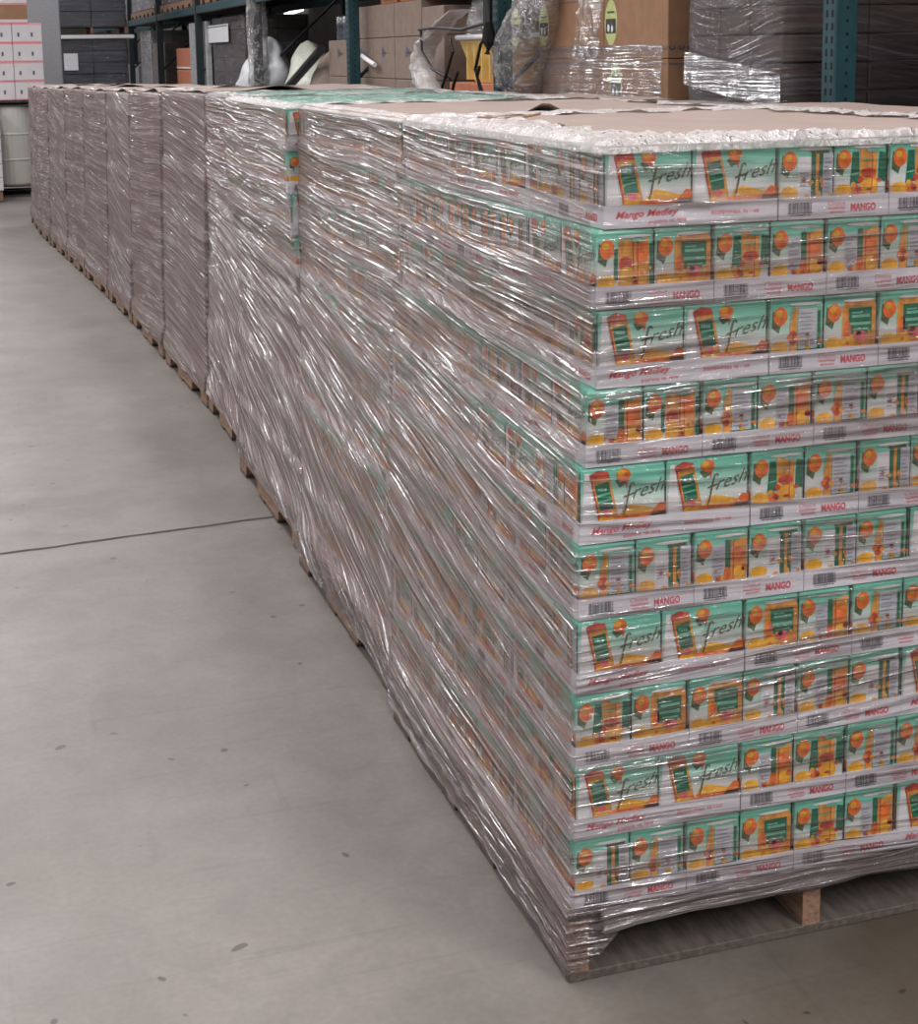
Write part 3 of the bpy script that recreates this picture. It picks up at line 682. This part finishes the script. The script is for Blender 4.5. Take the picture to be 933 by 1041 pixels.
# teal packs under film on the third stack: glossy film sheet over the open top
def top_film(sx, sy, dep, zt, name):
    mb = MB(); mb.smooth = True; n = 40; uv = []
    def f(i, j):
        x = sx+.04+.99*i/(n-1); y = sy+dep*j/(n-1); uv.append((x, y))
        return (x, y, zt+.012+.006*noise.noise(Vector((x*14, y*14, sx)))+.004*noise.noise(Vector((x*40, y*40, sx))))
    mb.grid(n, n, f, 'film_top'); mb.uv = uv
    mb.build('top_film', label='crinkled clear film over the teal packs atop the %s stack' % name, cat='plastic film', group='film sheets over open tops')
def top_packs(k, name):
    sx, sy, dep, zt = STACKS[k]
    mb = MB()
    for i in range(6):
        for j in range(10): mb.rbox((sx+.055+i*.166, sy+.003+j*dep/10, zt-.004), (sx+.055+i*.166+.163, sy+(j+1)*dep/10-.001, zt+.006), 'teal_top', .003, 1)
    mb.build('pack_top', label='teal tops of the packs showing on the %s stack' % name, cat='drink pack', kind='stuff')
M['teal_top'] = mat('teal_pack_top', srgb(112, 186, 168), .3, noise_amt=.2, scale=18)
for k in (2, 3): top_packs(k, NAMES[k]); top_film(*STACKS[k], NAMES[k])

# hem band of twisted film along the near pallet's front deck edge
mb = MB(); mb.smooth = True; uv = []
nu_, nv_ = 160, 12
def hem(i, j):
    x = .06+1.0*i/(nu_-1); a = 2*PI*j/nv_; rz = .019+.004*noise.noise(Vector((x*7, 0, 0))); zc = .126+.005*noise.noise(Vector((x*5, 9, 0)))-.012*math.exp(-x/.08)
    rr = 1+.30*noise.noise(Vector((x*9, math.cos(a)*1.5+2, math.sin(a)*1.5))); uv.append((x+9, a*.02))
    return (x, -.044+.007*math.cos(a)*rr, zc+rz*1.15*math.sin(a)*rr)
mb.grid(nv_, nu_, lambda a, b: hem(b, a), 'film_hem', closed=True)
mb.uv = uv
mb.build('film_hem', label='bunched band of film along the deck edge of nearest pallet', cat='plastic film')

# ------------------------------------------------------------------ storage rack
XR = 2.30
POSTY = [2.88, 6.85, 10.75, 15.25, 19.7, 24.1, 28.6, 33.2, 37.5]
rack = bpy.data.objects.new('pallet_rack', None); COL.objects.link(rack)
tag(rack, 'teal steel pallet rack running behind the wrapped stacks', 'rack')
for i, y in enumerate(POSTY):
    for xx in (XR, XR+1.05):
        mb = MB(); mb.rbox((xx, y, 0), (xx+.1, y+.1, 4.2), 'teal_steel' if i < 3 else 'dark_steel', .006, 1)
        if xx == XR and i < 3:
            z = .1
            while z < 3:
                for yy in (.018, .058): mb.box((xx-.0008, y+yy, z), (xx+.004, y+yy+.014, z+.028), 'hole')
                mb.box((xx+.046, y-.0008, z+.03), (xx+.058, y+.004, z+.042), 'hole'); z += .0508
        mb.build('post', rack)
    mb = MB()
    for z0 in (.3, 1.5, 2.7): mb.tube([(XR+.09, y+.05, z0), (XR+1.06, y+.05, z0+.9)], .018, 'dark_steel', 6)
    if i: mb.build('brace', rack)
for i in range(len(POSTY)-1):
    y0, y1 = POSTY[i]+.1, POSTY[i+1]
    for zz in (1.05, 2.30):
        for xx in (XR+.01, XR+1.08):
            mb = MB(); mb.rbox((xx, y0, zz), (xx+.05, y1, zz+.11), 'teal_steel', .008, 1); mb.build('beam', rack)
    mb = MB(); mb.box((XR+.06, y0, 1.12), (XR+1.08, y1, 1.145), 'dark_steel'); mb.build('shelf_deck', rack)
    if i < 7:
        mb = MB(); mb.box((XR+.06, y0, 2.385), (XR+1.08, y1, 2.405), 'dark_steel'); mb.build('shelf_deck', rack)
y0, y1 = -1.2, POSTY[0]
for xx in (XR+.01, XR+1.08):
    mb = MB(); mb.rbox((xx, y0, 1.05), (xx+.05, y1, 1.16), 'teal_steel', .008, 1); mb.build('beam', rack)
mb = MB(); mb.box((XR+.06, y0, 1.12), (XR+1.08, y1, 1.145), 'dark_steel'); mb.build('shelf_deck', rack)
SZ = 1.147      # top of the shelf deck

def wrap(mb, x0, x1, y0, y1, z0, z1, m, seed, off=.015, st=.06, amp=.012):
    """crinkled film skin round a load"""
    nL, nF = max(4, int((y1-y0)/st)), max(4, int((x1-x0)/st)); loop = []
    for i in range(nL): loop.append((x0-off, y1+(y0-y1)*i/nL, (-1, 0)))
    for i in range(nF): loop.append((x0+(x1-x0)*i/nF, y0-off, (0, -1)))
    for i in range(nL): loop.append((x1+off, y0+(y1-y0)*i/nL, (1, 0)))
    for i in range(nF): loop.append((x1+(x0-x1)*i/nF, y1+off, (0, 1)))
    nz_ = max(6, int((z1-z0)/st)); uv = []
    def f(i, j):
        x, y, n = loop[i]; z = z0+(z1-z0)*j/nz_; d = amp*noise.noise(Vector((i*.23+seed, z*9, seed))); uv.append((i*st, z+.05*math.sin(i*.3)))
        return (x+n[0]*d, y+n[1]*d, z)
    o = len(mb.v); mb.grid(len(loop), nz_+1, f, m, closed=True)
    mb.uv = uv; mb.smooth = True

def wrapped_load(name, x0, x1, y0, y1, z0, z1, rows, inner, fm, label, cat='wrapped load', group=None, seed=1, cols=3):
    root = bpy.data.objects.new(name, None); COL.objects.link(root); root.location = (x0, y0, z0)
    tag(root, label, cat, group)
    hh = (z1-z0)/rows
    for r_ in range(rows):
        mb = MB(); 
        for c in range(cols):
            ya, yb = (y1-y0)*c/cols, (y1-y0)*(c+1)/cols
            mb.rbox((0, ya+.003, r_*hh+.002), ((x1-x0)*.5-.003, yb-.003, (r_+1)*hh-.004), inner, .006, 1)
            mb.rbox(((x1-x0)*.5+.003, ya+.003, r_*hh+.002), (x1-x0, yb-.003, (r_+1)*hh-.004), inner, .006, 1)
        mb.build('carton_layer', root)
    mb = MB(); wrap(mb, 0, x1-x0, 0, y1-y0, 0, z1-z0, fm, seed); mb.build('film_skin', root)
    return root
# dark film-wrapped loads near the front of the rack
wrapped_load('wrapped_load', 2.45, 3.32, 3.55, 4.42, SZ, 2.27, 9, 'dark_load', 'film_dark', 'dark brown wrapped load with whitish film left of the wide teal post', group='dark wrapped loads on the rack', seed=2)
wrapped_load('wrapped_load', 2.55, 3.34, 1.45, 2.55, SZ, 2.27, 7, 'dark_load', 'film_dark', 'dark wrapped load right of the wide teal post', group='dark wrapped loads on the rack', seed=5)
# heavier white film draped on the first load's aisle side
mb = MB(); mb.smooth = True; uv = []
def dr(i, j):
    y = 3.53+.92*i/29; z = 1.44+.16*j/11+.10*(i/29); uv.append((y, z)); return (2.425+.012*noise.noise(Vector((y*8, z*8, 1))), y, z)
mb.grid(30, 12, dr, 'film_band'); mb.uv = uv
mb.build('film_drape', label='whitish diagonal film band on the dark load', cat='plastic film')

# kraft cartons with oval green labels
def oval_carton(x0, y0, z0, dx, dy, dz, lab, ovals=(.5,)):
    root = bpy.data.objects.new('printed_carton', None); COL.objects.link(root); root.location = (x0, y0, z0)
    tag(root, lab, 'box', 'kraft cartons with oval labels')
    mb = MB(); mb.rbox((0, 0, 0), (dx, dy, dz-.003), 'kraft', .004, 1); fs = box_faces(mb, 0, dx, 0, dy, 0, .001)
    for key, wd in (('-x', dy), ('-y', dx)):
        F = fs[key]
        # dark scroll border near the foot of the box
        n = int(wd/.05)
        for i in range(n): F.ell((i+.5)*wd/n, .055, .022, .013, 'ink', 1, 8); F.ell((i+.5)*wd/n, .058, .010, .006, 'kraft', 2, 8)
        F.rect(.01, dz-.03, wd-.01, dz-.024, 'ink', 1)
    mb.build('body', root)
    for c in ovals:
        mb = MB(); F = box_faces(mb, 0, dx, 0, dy, 0, .001)['-x']; cu = dy*c
        F.ell(cu, dz*.56, .085, .125, 'ovalgreen', 1, 24); F.rect(cu-.07, dz*.56-.06, cu+.07, dz*.56+.02, 'ovaldark', 2)
        F.ell(cu-.03, dz*.56-.03, .016, .022, 'paper', 3, 8); F.ell(cu+.02, dz*.56-.035, .014, .02, 'paper', 3, 8)
        F.rect(cu-.05, dz*.56+.05, cu+.05, dz*.56+.062, 'leaf', 2)
        mb.build('oval_label', root)
D0, D1, D2 = 1.32, 1.665, 2.02
yo = lambda px, y0, d: 1-(at_x(2.5, px, 40).y-y0)/d
oval_carton(2.50, 4.80, D1, .62, .82, D2-D1, 'kraft carton with oval label beside the dark wrapped load, upper row', (yo(621, 4.80, .82),))
oval_carton(2.50, 5.63, D1, .62, 1.0, D2-D1, 'kraft carton with two oval labels beside the torn film, upper row', (yo(553, 5.63, 1.0), yo(524, 5.63, 1.0)))
oval_carton(2.50, 4.80, D0, .62, .82, D1-D0, 'kraft carton with oval label beside the dark load, lower row', (yo(626, 4.80, .82),))
oval_carton(2.50, 5.63, D0, .62, 1.0, D1-D0, 'film-veiled kraft carton in the lower row near the torn film', ())
oval_carton(2.50, 4.80, D2, .62, .82, .25, 'topmost kraft carton nearest the dark wrapped load, cut by the frame', ())
oval_carton(2.50, 5.63, D2, .62, 1.0, .25, 'topmost kraft carton over the two oval labels, cut by the frame', ())
mb = MB(); mb.rbox((2.5, 4.8, SZ), (3.12, 6.63, D0-.002), 'kraft', .004, 1); mb.build('shipping_carton', label='low kraft carton under the oval-label cartons', cat='box')
mb = MB(); mb.smooth = True; uv = []
def dr2(i, j):
    y = 4.82+1.85*i/49; z = 1.30+.44*j/19; uv.append((y, z)); q = .25*math.exp(-((y-5.5)/.25)**2)
    return (2.475-.012*noise.noise(Vector((y*6, z*8, 1))), y, z)
mb.grid(50, 20, dr2, 'film_dark'); mb.uv = uv
mb.build('film_drape', label='greyish film veil over the lower oval-label cartons', cat='plastic film')
# film ballooning down over the middle of the upper cartons and beside them
def crumple(fn, n, m_, mat_, name, label, cat='plastic film'):
    mb = MB(); mb.smooth = True; uv = []
    def g(i, j):
        p = fn(i/(n-1), j/(m_-1)); uv.append((p[1]*1.3+p[0], p[2]*1.3)); s = .03*noise.noise(Vector(p)*9)+.018*noise.noise(Vector(p)*24)
        return (p[0]-abs(s)*1.2, p[1]+s*.6, p[2]+s*.3)
    mb.grid(n, m_, g, mat_); mb.uv = uv; return mb.build(name, label=label, cat=cat)
crumple(lambda a, b: (2.46, 5.62+.36*a-.12*b, 1.66+.40*b), 20, 26, 'film_dark', 'film_drape', 'loose grey film hanging over the middle oval-label carton')
def lobe(a, b):
    t = b*1.0; z = 1.40+.75*t; w_ = .20+.14*math.sin(t*PI)
    yc = 6.74-.25*t+.1*math.sin(t*5)
    an = PI*(.15+1.2*a); return (2.42-.16*math.sin(an)*math.sin(PI*(.15+.8*t)), yc+w_*math.cos(an), z)
crumple(lobe, 34, 44, 'film_white', 'torn_film', 'torn translucent film hanging between tub and oval-label cartons')
def lobe2(a, b):
    t = b; z = 1.40+.60*t; an = PI*(.1+1.0*a); w_ = .22-.12*t
    return (2.36-.10*math.sin(an), 8.38+.42*math.sin(t*3.0)-.75*t*t+.85*w_*math.cos(an), z)
crumple(lobe2, 26, 36, 'film_bag', 'torn_film', 'bright white torn film left of the yellow tub')
crumple(lambda a, b: (2.50+.12*b, 6.95+1.15*a+.1*b, 1.83+.12*a*0+.33*b), 26, 14, 'film_dark', 'torn_film', 'dull grey film sheet sagging above the yellow tub')
crumple(lambda a, b: (1.75+.45*a, 1.0+.5*b, 1.53+.06*math.sin(PI*a)*math.sin(PI*b)), 24, 20, 'film_dark', 'film_clump', 'crumpled clump of film lying by the frame edge right of the wide post')
# yellow tub with straps, on a carton
mb = MB(); mb.rbox((2.42, 6.98, SZ), (3.1, 8.25, 1.50), 'kraft_red', .006, 1); mb.build('shipping_carton', label='reddish brown carton under the yellow tub', cat='box')
tub = bpy.data.objects.new('plastic_tub', None); COL.objects.link(tub); tub.location = (2.45, 7.15, 1.502); tag(tub, 'yellow plastic tub with white rim tied by black straps', 'tub')
mb = MB(); h = .30
o_ = [(0, 0), (1, 0), (1, 1), (0, 1)]
def ring(ins, z, wx=.55, wy=.95):
    return [(ins, ins, z), (wx-ins, ins, z), (wx-ins, wy-ins, z), (ins, wy-ins, z)]
rs = [ring(.09, 0), ring(.0, h), ring(.02, h), ring(.10, .015)]
for a, b in zip(rs, rs[1:]):
    for i in range(4): mb.poly([a[i], a[(i+1) % 4], b[(i+1) % 4], b[i]], 'tub')
mb.poly(list(reversed(rs[0])), 'tub'); mb.poly(rs[3], 'tub')
for i in range(5): mb.box((.055-.06, .12+i*.16, .02), (.05, .135+i*.16, h-.03), 'tub')
mb.build('body', tub)
mb = MB(); rr = ring(-.012, h+.012); mb.tube([*rr, rr[0]], .018, 'paper', 8); mb.build('rim', tub)
mb = MB(); mb.box((0.02, .02, h*.9), (.53, .93, h*.93), 'paper'); mb.build('contents', tub)
for i, pts in enumerate(([(8.45, 1.87), (8.35, 1.72), (8.1, 1.6), (7.75, 1.53)], [(7.95, 1.47), (7.75, 1.58), (7.6, 1.72), (7.72, 1.80)], [(7.10, 1.44), (7.14, 1.6), (7.02, 1.76), (6.85, 1.87)], [(8.5, 1.88), (8.0, 1.885), (7.4, 1.86), (6.9, 1.90)], [(7.05, 1.44), (7.1, 1.55), (7.05, 1.62)], [(7.72, 1.44), (7.6, 1.50), (7.5, 1.58)])):
    mb = MB(); mb.tube([(2.27-.03*math.sin(j), y, z) for j, (y, z) in enumerate(pts)], .011, 'black', 6)
    mb.build('strap', label='black strap %s' % ('sagging left of the yellow tub', 'crossing the face of the yellow tub', 'rising at the right of the yellow tub', 'running level above the yellow tub', 'hanging short below the right of the yellow tub', 'lying at the foot of the yellow tub')[i], cat='strap', group='black straps round the tub')
# dark jagged bracket on the post beside the torn film
mb = MB(); mb.tube([(2.25, 6.9, 2.15), (2.24, 6.86, 1.9), (2.26, 6.9, 1.78), (2.24, 6.88, 1.7)], [.035, .03, .05, .02], 'black', 7); mb.build('strap', label='thick black strap bunched at top beside the torn film', cat='strap')

# grey-brown cartons with triangle mark
ye = [8.55, 9.13, 9.92, 10.62, 11.4, 12.3]
for i in range(5):
    for j, (za, zb) in enumerate(((SZ, 1.50), (1.503, 1.84), (1.843, 2.12))):
        if i == 4 and j == 2: continue
        if i == 0 and j == 2: zb = 2.06
        mb = MB(); mb.rbox((2.48, ye[i]+.01, za), (3.1, ye[i+1]-.01, zb), 'kraft_grey', .006, 1)
        F = box_faces(mb, 2.48, 3.1, ye[i]+.01, ye[i+1]-.01, za, .001)['-x']; wd = ye[i+1]-ye[i]-.02
        if j == 1: F.quad([(wd*.42, .17), (wd*.42, .27), (wd*.64, .21)], 'ink', 1)
        F.rect(0, (zb-za)*.62, wd, (zb-za)*.63, 'kraft', 1)
        mb.build('shipping_carton', label='grey-brown carton with %s, %s column from the yellow tub' % (('plain face at the foot', 'triangle mark', 'plain face on the top row')[j], ordinal(i+1)), cat='box', group='grey-brown cartons with triangle marks')
for i, (ya, yb) in enumerate(((8.7, 9.2), (9.3, 9.8), (9.9, 10.4))):
    mb = MB(); mb.rbox((2.5, ya, 2.123), (3.0, yb, 2.26), 'kraft_red', .005, 1); mb.box((2.499, ya+.1, 2.14), (2.5, yb-.1, 2.2), 'kraft')
    mb.build('shipping_carton', label='low orange carton atop the grey-brown cartons, %s from yellow tub' % ordinal(i+1), cat='box', group='low orange cartons')
for i in range(3):
    mb = MB()
    n = 16; y = 11.5+i*.26
    mb.grid(n, 6, lambda a, b: (2.6+.1*math.cos(2*PI*a/n)*(1, 1, .95, 1, 1, .5)[b], y+.1*math.sin(2*PI*a/n)*(1, 1, .95, 1, 1, .5)[b], 1.843+(0, .08, .1, .12, .22, .23)[b]), 'dark_blue', closed=True); mb.smooth = True
    mb.build('tin', label='dark tin on the triangle-marked cartons, %s behind the teal post' % ordinal(i+1), cat='tin', group='dark tins on cartons')

# sacks and pole
def sack(cx, cy, z0, rx, ry, h, m_, label, lean=0, seed=0):
    mb = MB(); mb.smooth = True; uv = []; n, k_ = 28, 20
    def f(i, j):
        a = 2*PI*i/n; t = j/(k_-1); pr = (1-t**2.2)**.5 if t < 1 else .02; pr = max(pr, .03)*(1-.35*t)
        s = 1+.22*noise.noise(Vector((math.cos(a)*1.5+seed, math.sin(a)*1.5, t*3)))+.10*noise.noise(Vector((math.cos(a)*4+seed, math.sin(a)*4, t*8)))
        x, y, z = cx+rx*pr*s*math.cos(a), cy+ry*pr*s*math.sin(a)+lean*t, z0+h*t; uv.append((a*.3, z)); return (x, y, z)
    mb.grid(n, k_, f, m_, closed=True); mb.uv = uv
    mb.build('plastic_sack', label=label, cat='sack', group='plastic sacks on the rack')
M['sackm'] = mat('milky_sack_plastic', srgb(198, 200, 186), .35, noise_amt=.15, scale=14, bump=.5)
M['sackw'] = mat('white_sack_plastic', srgb(226, 228, 232), .3, noise_amt=.1, scale=14, bump=.5)
sack(2.75, 14.1, SZ, .34, .80, .72, 'sackm', 'pale milky sack with a peak behind the black pole', .35, 1)
sack(2.65, 12.95, SZ, .28, .55, .62, 'kraft_grey', 'greyish sack slumped between pale sack and cartons', -.2, 4)
sack(2.55, 16.3, SZ, .35, .95, .78, 'sackw', 'bright white sack slumped left of the film-wrapped post', -.7, 2)
p0 = at_x(2.4, 290, 92); p1 = at_x(2.4, 316, 62)
mb = MB(); q = (p1-p0)*.35; mb.tube([p0-q*.6, p0, p1, p1+q], .045, 'black', 10); mb.build('pole', label='black pole leaning diagonally beside the pale sack', cat='pole')
mb = MB(); mb.tube([at_x(2.42, 363, 53), at_x(2.42, 372, 60), at_x(2.42, 381, 66)], .02, 'paper', 8); mb.build('plastic_strip', label='short white strip hanging across the grey-brown cartons', cat='strip')
# film wound round a rack post
mb = MB(); mb.smooth = True; uv = []
def pw_(i, j):
    a = 2*PI*i/16; z = .3+2.2*j/60; rr = .115+.03*noise.noise(Vector((math.cos(a), math.sin(a), z*5))); uv.append((a*.1, z)); return (XR+.05+rr*math.cos(a), 15.3+rr*math.sin(a), z)
mb.grid(16, 61, pw_, 'film_white', closed=True); mb.uv = uv; mb.build('post_film', label='grey film wound around the rack post by the white sack', cat='plastic film')
# wrapped dark load with paper
L1 = wrapped_load('wrapped_load', 2.5, 3.3, 16.9, 19.4, SZ, 2.22, 6, 'dark_load', 'film_dark', 'dark wrapped load with white paper sheet beside the white sack', group='dark wrapped loads on the rack', seed=8)
pa, pb = at_x(2.45, 207, 44), at_x(2.45, 231, 24)
mb = MB(); mb.box((2.455, pb.y, pa.z), (2.462, pa.y, pb.z), 'paper'); mb.box((2.454, pb.y+.05, pb.z-.03), (2.4555, pa.y-.05, pb.z-.015), 'ink')
o = mb.mesh('paper_sheet'); ps = link('paper_sheet', o, L1); ps.location = (-2.5, -16.9, -SZ); ps['label'] = 'white paper sheet'
# light grey board edge and reddish cartons
pa, pb = at_x(2.4, 193, 88), at_x(2.4, 207, 18)
mb = MB(); mb.rbox((2.42, pb.y, SZ), (2.5, pa.y, 2.2), 'grey_load', .01, 1); mb.build('grey_panel', label='light grey upright panel between reddish cartons and dark load', cat='panel')
for j, (za, zb) in enumerate(((SZ, 1.50), (1.503, 1.84))):
    mb = MB(); mb.rbox((2.5, 20.6, za), (3.3, 23.3, zb), 'kraft_red', .02, 2)
    if j == 1: mb.box((2.498, 20.6, 1.52), (2.5, 23.3, 1.545), 'paper')
    mb.build('shipping_carton', label=('reddish carton at the foot of the shelf by grey panel', 'reddish carton with white strap line left of grey panel')[j], cat='box')
# lit tube on the far side seen through the rack
wl = [wrapped_load('wrapped_load', 2.5, 3.3, 24.8, 26.4, SZ, 1.95, 5, 'kraft_grey', 'film_dark', 'greyish film-wrapped goods left of the reddish cartons', group='wrapped loads far down the rack', seed=11),
      wrapped_load('wrapped_load', 2.5, 3.3, 26.7, 28.4, SZ, 2.2, 5, 'grey_load', 'film_dark', 'pale grey film-wrapped goods behind the greyish ones', group='wrapped loads far down the rack', seed=12),
      wrapped_load('wrapped_load', 2.5, 3.3, 29.0, 32.8, SZ, 1.55, 4, 'grey_load', 'film_dark', 'grey wrapped goods between the two farthest dark posts', group='wrapped loads far down the rack', seed=13)]
mm = bpy.data.materials.new('lit_tube'); mm.use_nodes = True; e = mm.node_tree.nodes['Principled BSDF']; e.inputs['Emission Color'].default_value = (1, 1, 1, 1); e.inputs['Emission Strength'].default_value = 1.6; M['tube'] = mm
for (px0, py0, px1, py1, X, wch) in ((162, 27, 176, 23, 4.5, 'over the reddish cartons'), (290, 15, 307, 12, 4.5, 'over the pale sack')):
    a, b = at_x(X, px0, py0), at_x(X, px1, py1); b.z = a.z+.05
    mb = MB(); mb.tube([a, b], .035, 'tube', 8); mb.box((X-.02, a.y-.1, a.z-.03), (4.602, b.y+.1, a.z+.06), 'hole') if False else mb.box((X, (a.y+b.y)/2-.05, a.z-.03), (4.601, (a.y+b.y)/2+.05, a.z+.03), 'greycol'); mb.build('tube_lamp', label='small lit tube lamp in the dark %s' % wch, cat='lamp')

# upper level: pallets and pale goods over the beam
ups = [(28.9, 32.6), (24.5, 28.2), (20.1, 23.7), (15.7, 19.3), (11.2, 14.9)]
for i, (ya, yb) in enumerate(ups):
    n = max(1, int((yb-ya)/1.15))
    for j in range(n):
        P = clone(PROTO); P.location = (XR+.02, ya+j*(yb-ya)/n, 2.407); P.scale = (1, 1, 1.0)
        tag(P, 'brown pallet on the rack beam, %s bay from the far end, %s in it' % (ordinal(i+1), ordinal(n-j)), 'pallet', 'brown pallets on the upper beam')
    wrapped_load('wrapped_load', XR+.04, XR+1.0, ya+.05, yb-.1, 2.547, 3.9, 4, 'grey_load' if i < 2 else 'dark_load', 'film_dark', 'pale wrapped goods on the upper level, %s bay from the far end' % ordinal(i+1) if i < 2 else 'dark wrapped goods on the upper level, %s bay from the far end' % ordinal(i+1), group='loads on the upper level', seed=30+i)

# ------------------------------------------------------------------ far left group
def px_box(px0, px1, pyb, pyt, Y):
    a, b = at_y(Y, px0, pyb), at_y(Y, px1, pyt); return a.x, b.x, a.z, b.z
# pallet with cream drums / wrapped boxes on the floor
Y = 17.6
x0, x1, z0, z1 = px_box(3, 35, 203, 103, Y)
P = clone(PROTO); P.location = (x1-1.02, Y, 0); tag(P, 'pallet under the cream drums at the end of the row', 'pallet')
for i, (cx, cy) in enumerate(((x1-.28, Y+.30), (x1-.80, Y+.28), (x1-.28, Y+.86), (x1-.80, Y+.86))):
    mb = MB(); mb.smooth = False; n = 28; prof = [(.0, .0), (.25, 0), (.26, .02), (.26, .30), (.268, .32), (.26, .34), (.26, .62), (.268, .64), (.26, .66), (.26, .97), (.25, .99), (.235, .975), (.0, .975)]
    mb.grid(n, len(prof), lambda a, b: (cx+max(prof[b][0], .001)*math.cos(2*PI*a/n), cy+max(prof[b][0], .001)*math.sin(2*PI*a/n), .139+prof[b][1]), 'cream', closed=True)
    mb.build('drum', label='cream drum at the far end, %s' % ('front right of its pallet', 'front left of its pallet', 'rear right of its pallet', 'rear left of its pallet')[i], cat='drum', group='cream drums on pallet')
# neighbouring wrapped carton stack, cut by the frame's left edge
x2 = at_y(17.3, 3, 190).x
P = clone(PROTO); P.location = (x2-1.03, 16.9, 0); tag(P, 'pallet under pale cartons cut by the left frame edge', 'pallet')
for j in range(6):
    mb = MB(); mb.rbox((x2-1.0, 16.9, .14+j*.16), (x2, 17.9, .14+(j+1)*.16-.004), 'white_load', .006, 1); mb.build('shipping_carton', label='pale carton cut by the left frame edge, %s from the floor' % ordinal(j+1), cat='box', group='pale cartons at the left edge')
# white cartons with pink bands stacked above the drums
zb = 1.135
P = clone(PROTO); P.location = (x1-1.04, Y-.0, zb-.0); P.scale = (1.05, 1, .5); tag(P, 'pallet carrying the pink-banded cartons above the drums', 'pallet')
for k_ in range(2):
    P = None
hts = .235
for r_ in range(7):
    for c in range(3):
        xa = x1+.14-.36*(c+1); z = zb+.0705+r_*hts
        sh = .14 if r_ < 4 else (-.02)
        xa += sh-.14
        mb = MB(); mb.rbox((xa, Y, z), (xa+.355, Y+1.15, z+hts-.003), 'white_load', .005, 1)
        F = box_faces(mb, xa, xa+.355, Y, Y+1.15, z, .001)['-y']
        F.rect(0, 0, .355, .014, 'palered', 1); F.rect(0, hts-.022, .355, hts-.006, 'palered', 1); F.rect(.06, .07, .085, .12, 'ink', 1); F.rect(.22, .07, .245, .12, 'ink', 1)
        if r_ == 4: F.rect(0, hts*.2, .355, hts*.95, 'kraft', 2)
        mb.build('shipping_carton', label='white carton with pink bands over the drums, %s row up, %s from its outer edge' % (ordinal(r_+1), ordinal(c+1)), cat='box', group='white pink-banded cartons')
# grey column
x0, x1c, z0, z1 = px_box(31, 60, 90, 0, 21)
mb = MB(); mb.rbox((x0, 21, 0), (x1c, 21.35, 6), 'greycol', .02, 2); mb.build('building_column', kind='structure')
# dark blue wrapped pallets behind the row
Y = 23.5
x0, x1, z0, z1 = px_box(60, 128, 88, 0, Y)
z = 0
for j, (h, mt_) in enumerate(((.98, 'white_load'), (.75, 'dark_blue'), (.06, 'paper'), (.95, 'dark_blue'), (.8, 'dark_blue'))):
    if mt_ == 'paper':
        mb = MB(); mb.rbox((x0-.05, Y-.1, z), (x1+.1, Y+1.2, z+h), 'paper', .01, 1); mb.build('cap_sheet', label='white sheet between the dark wrapped loads at the back', cat='cardboard sheet')
        z += h+.002; continue
    P = clone(PROTO); P.location = (x0, Y, z); P.scale = ((x1-x0)/1.016, .9, 1); tag(P, 'pallet at the back left, %s level up under wrapped goods' % ordinal(j+1), 'pallet', 'pallets of the back left tower')
    z += .14
    wrapped_load('wrapped_load', x0+.02, x1-.02, Y+.02, Y+1.05, z, z+h, 4, mt_, 'film_dark', '%s wrapped goods in the tower at the back, %s level up' % ('white' if j == 0 else 'dark blue', ordinal(j+1)), group='wrapped tower at the back left', seed=50+j)
    if j == 1:
        F = None; mb = MB(); mb.box((x0+.10, Y-.02, z+.25), (x0+.32, Y-.005, z+.52), 'paper'); mb.build('paper_sheet', label='white document sheet on the dark blue wrapped goods', cat='paper')
    z += h+.002
# farther rows filling the gap down the aisle behind
for i in range(4):
    Y = 34+i*.2; x = -4.2+i*1.35
    wrapped_load('wrapped_load', x, x+1.2, Y, Y+1.1, 0, 3.2-.4*(i % 2), 8, ('grey_load', 'dark_blue', 'white_load', 'dark_blue')[i], 'film_dark', '%s wrapped tower far behind, %s across from the column' % (('grey', 'dark', 'white', 'blue')[i], ordinal(i+1)), group='far wrapped towers', seed=70+i)
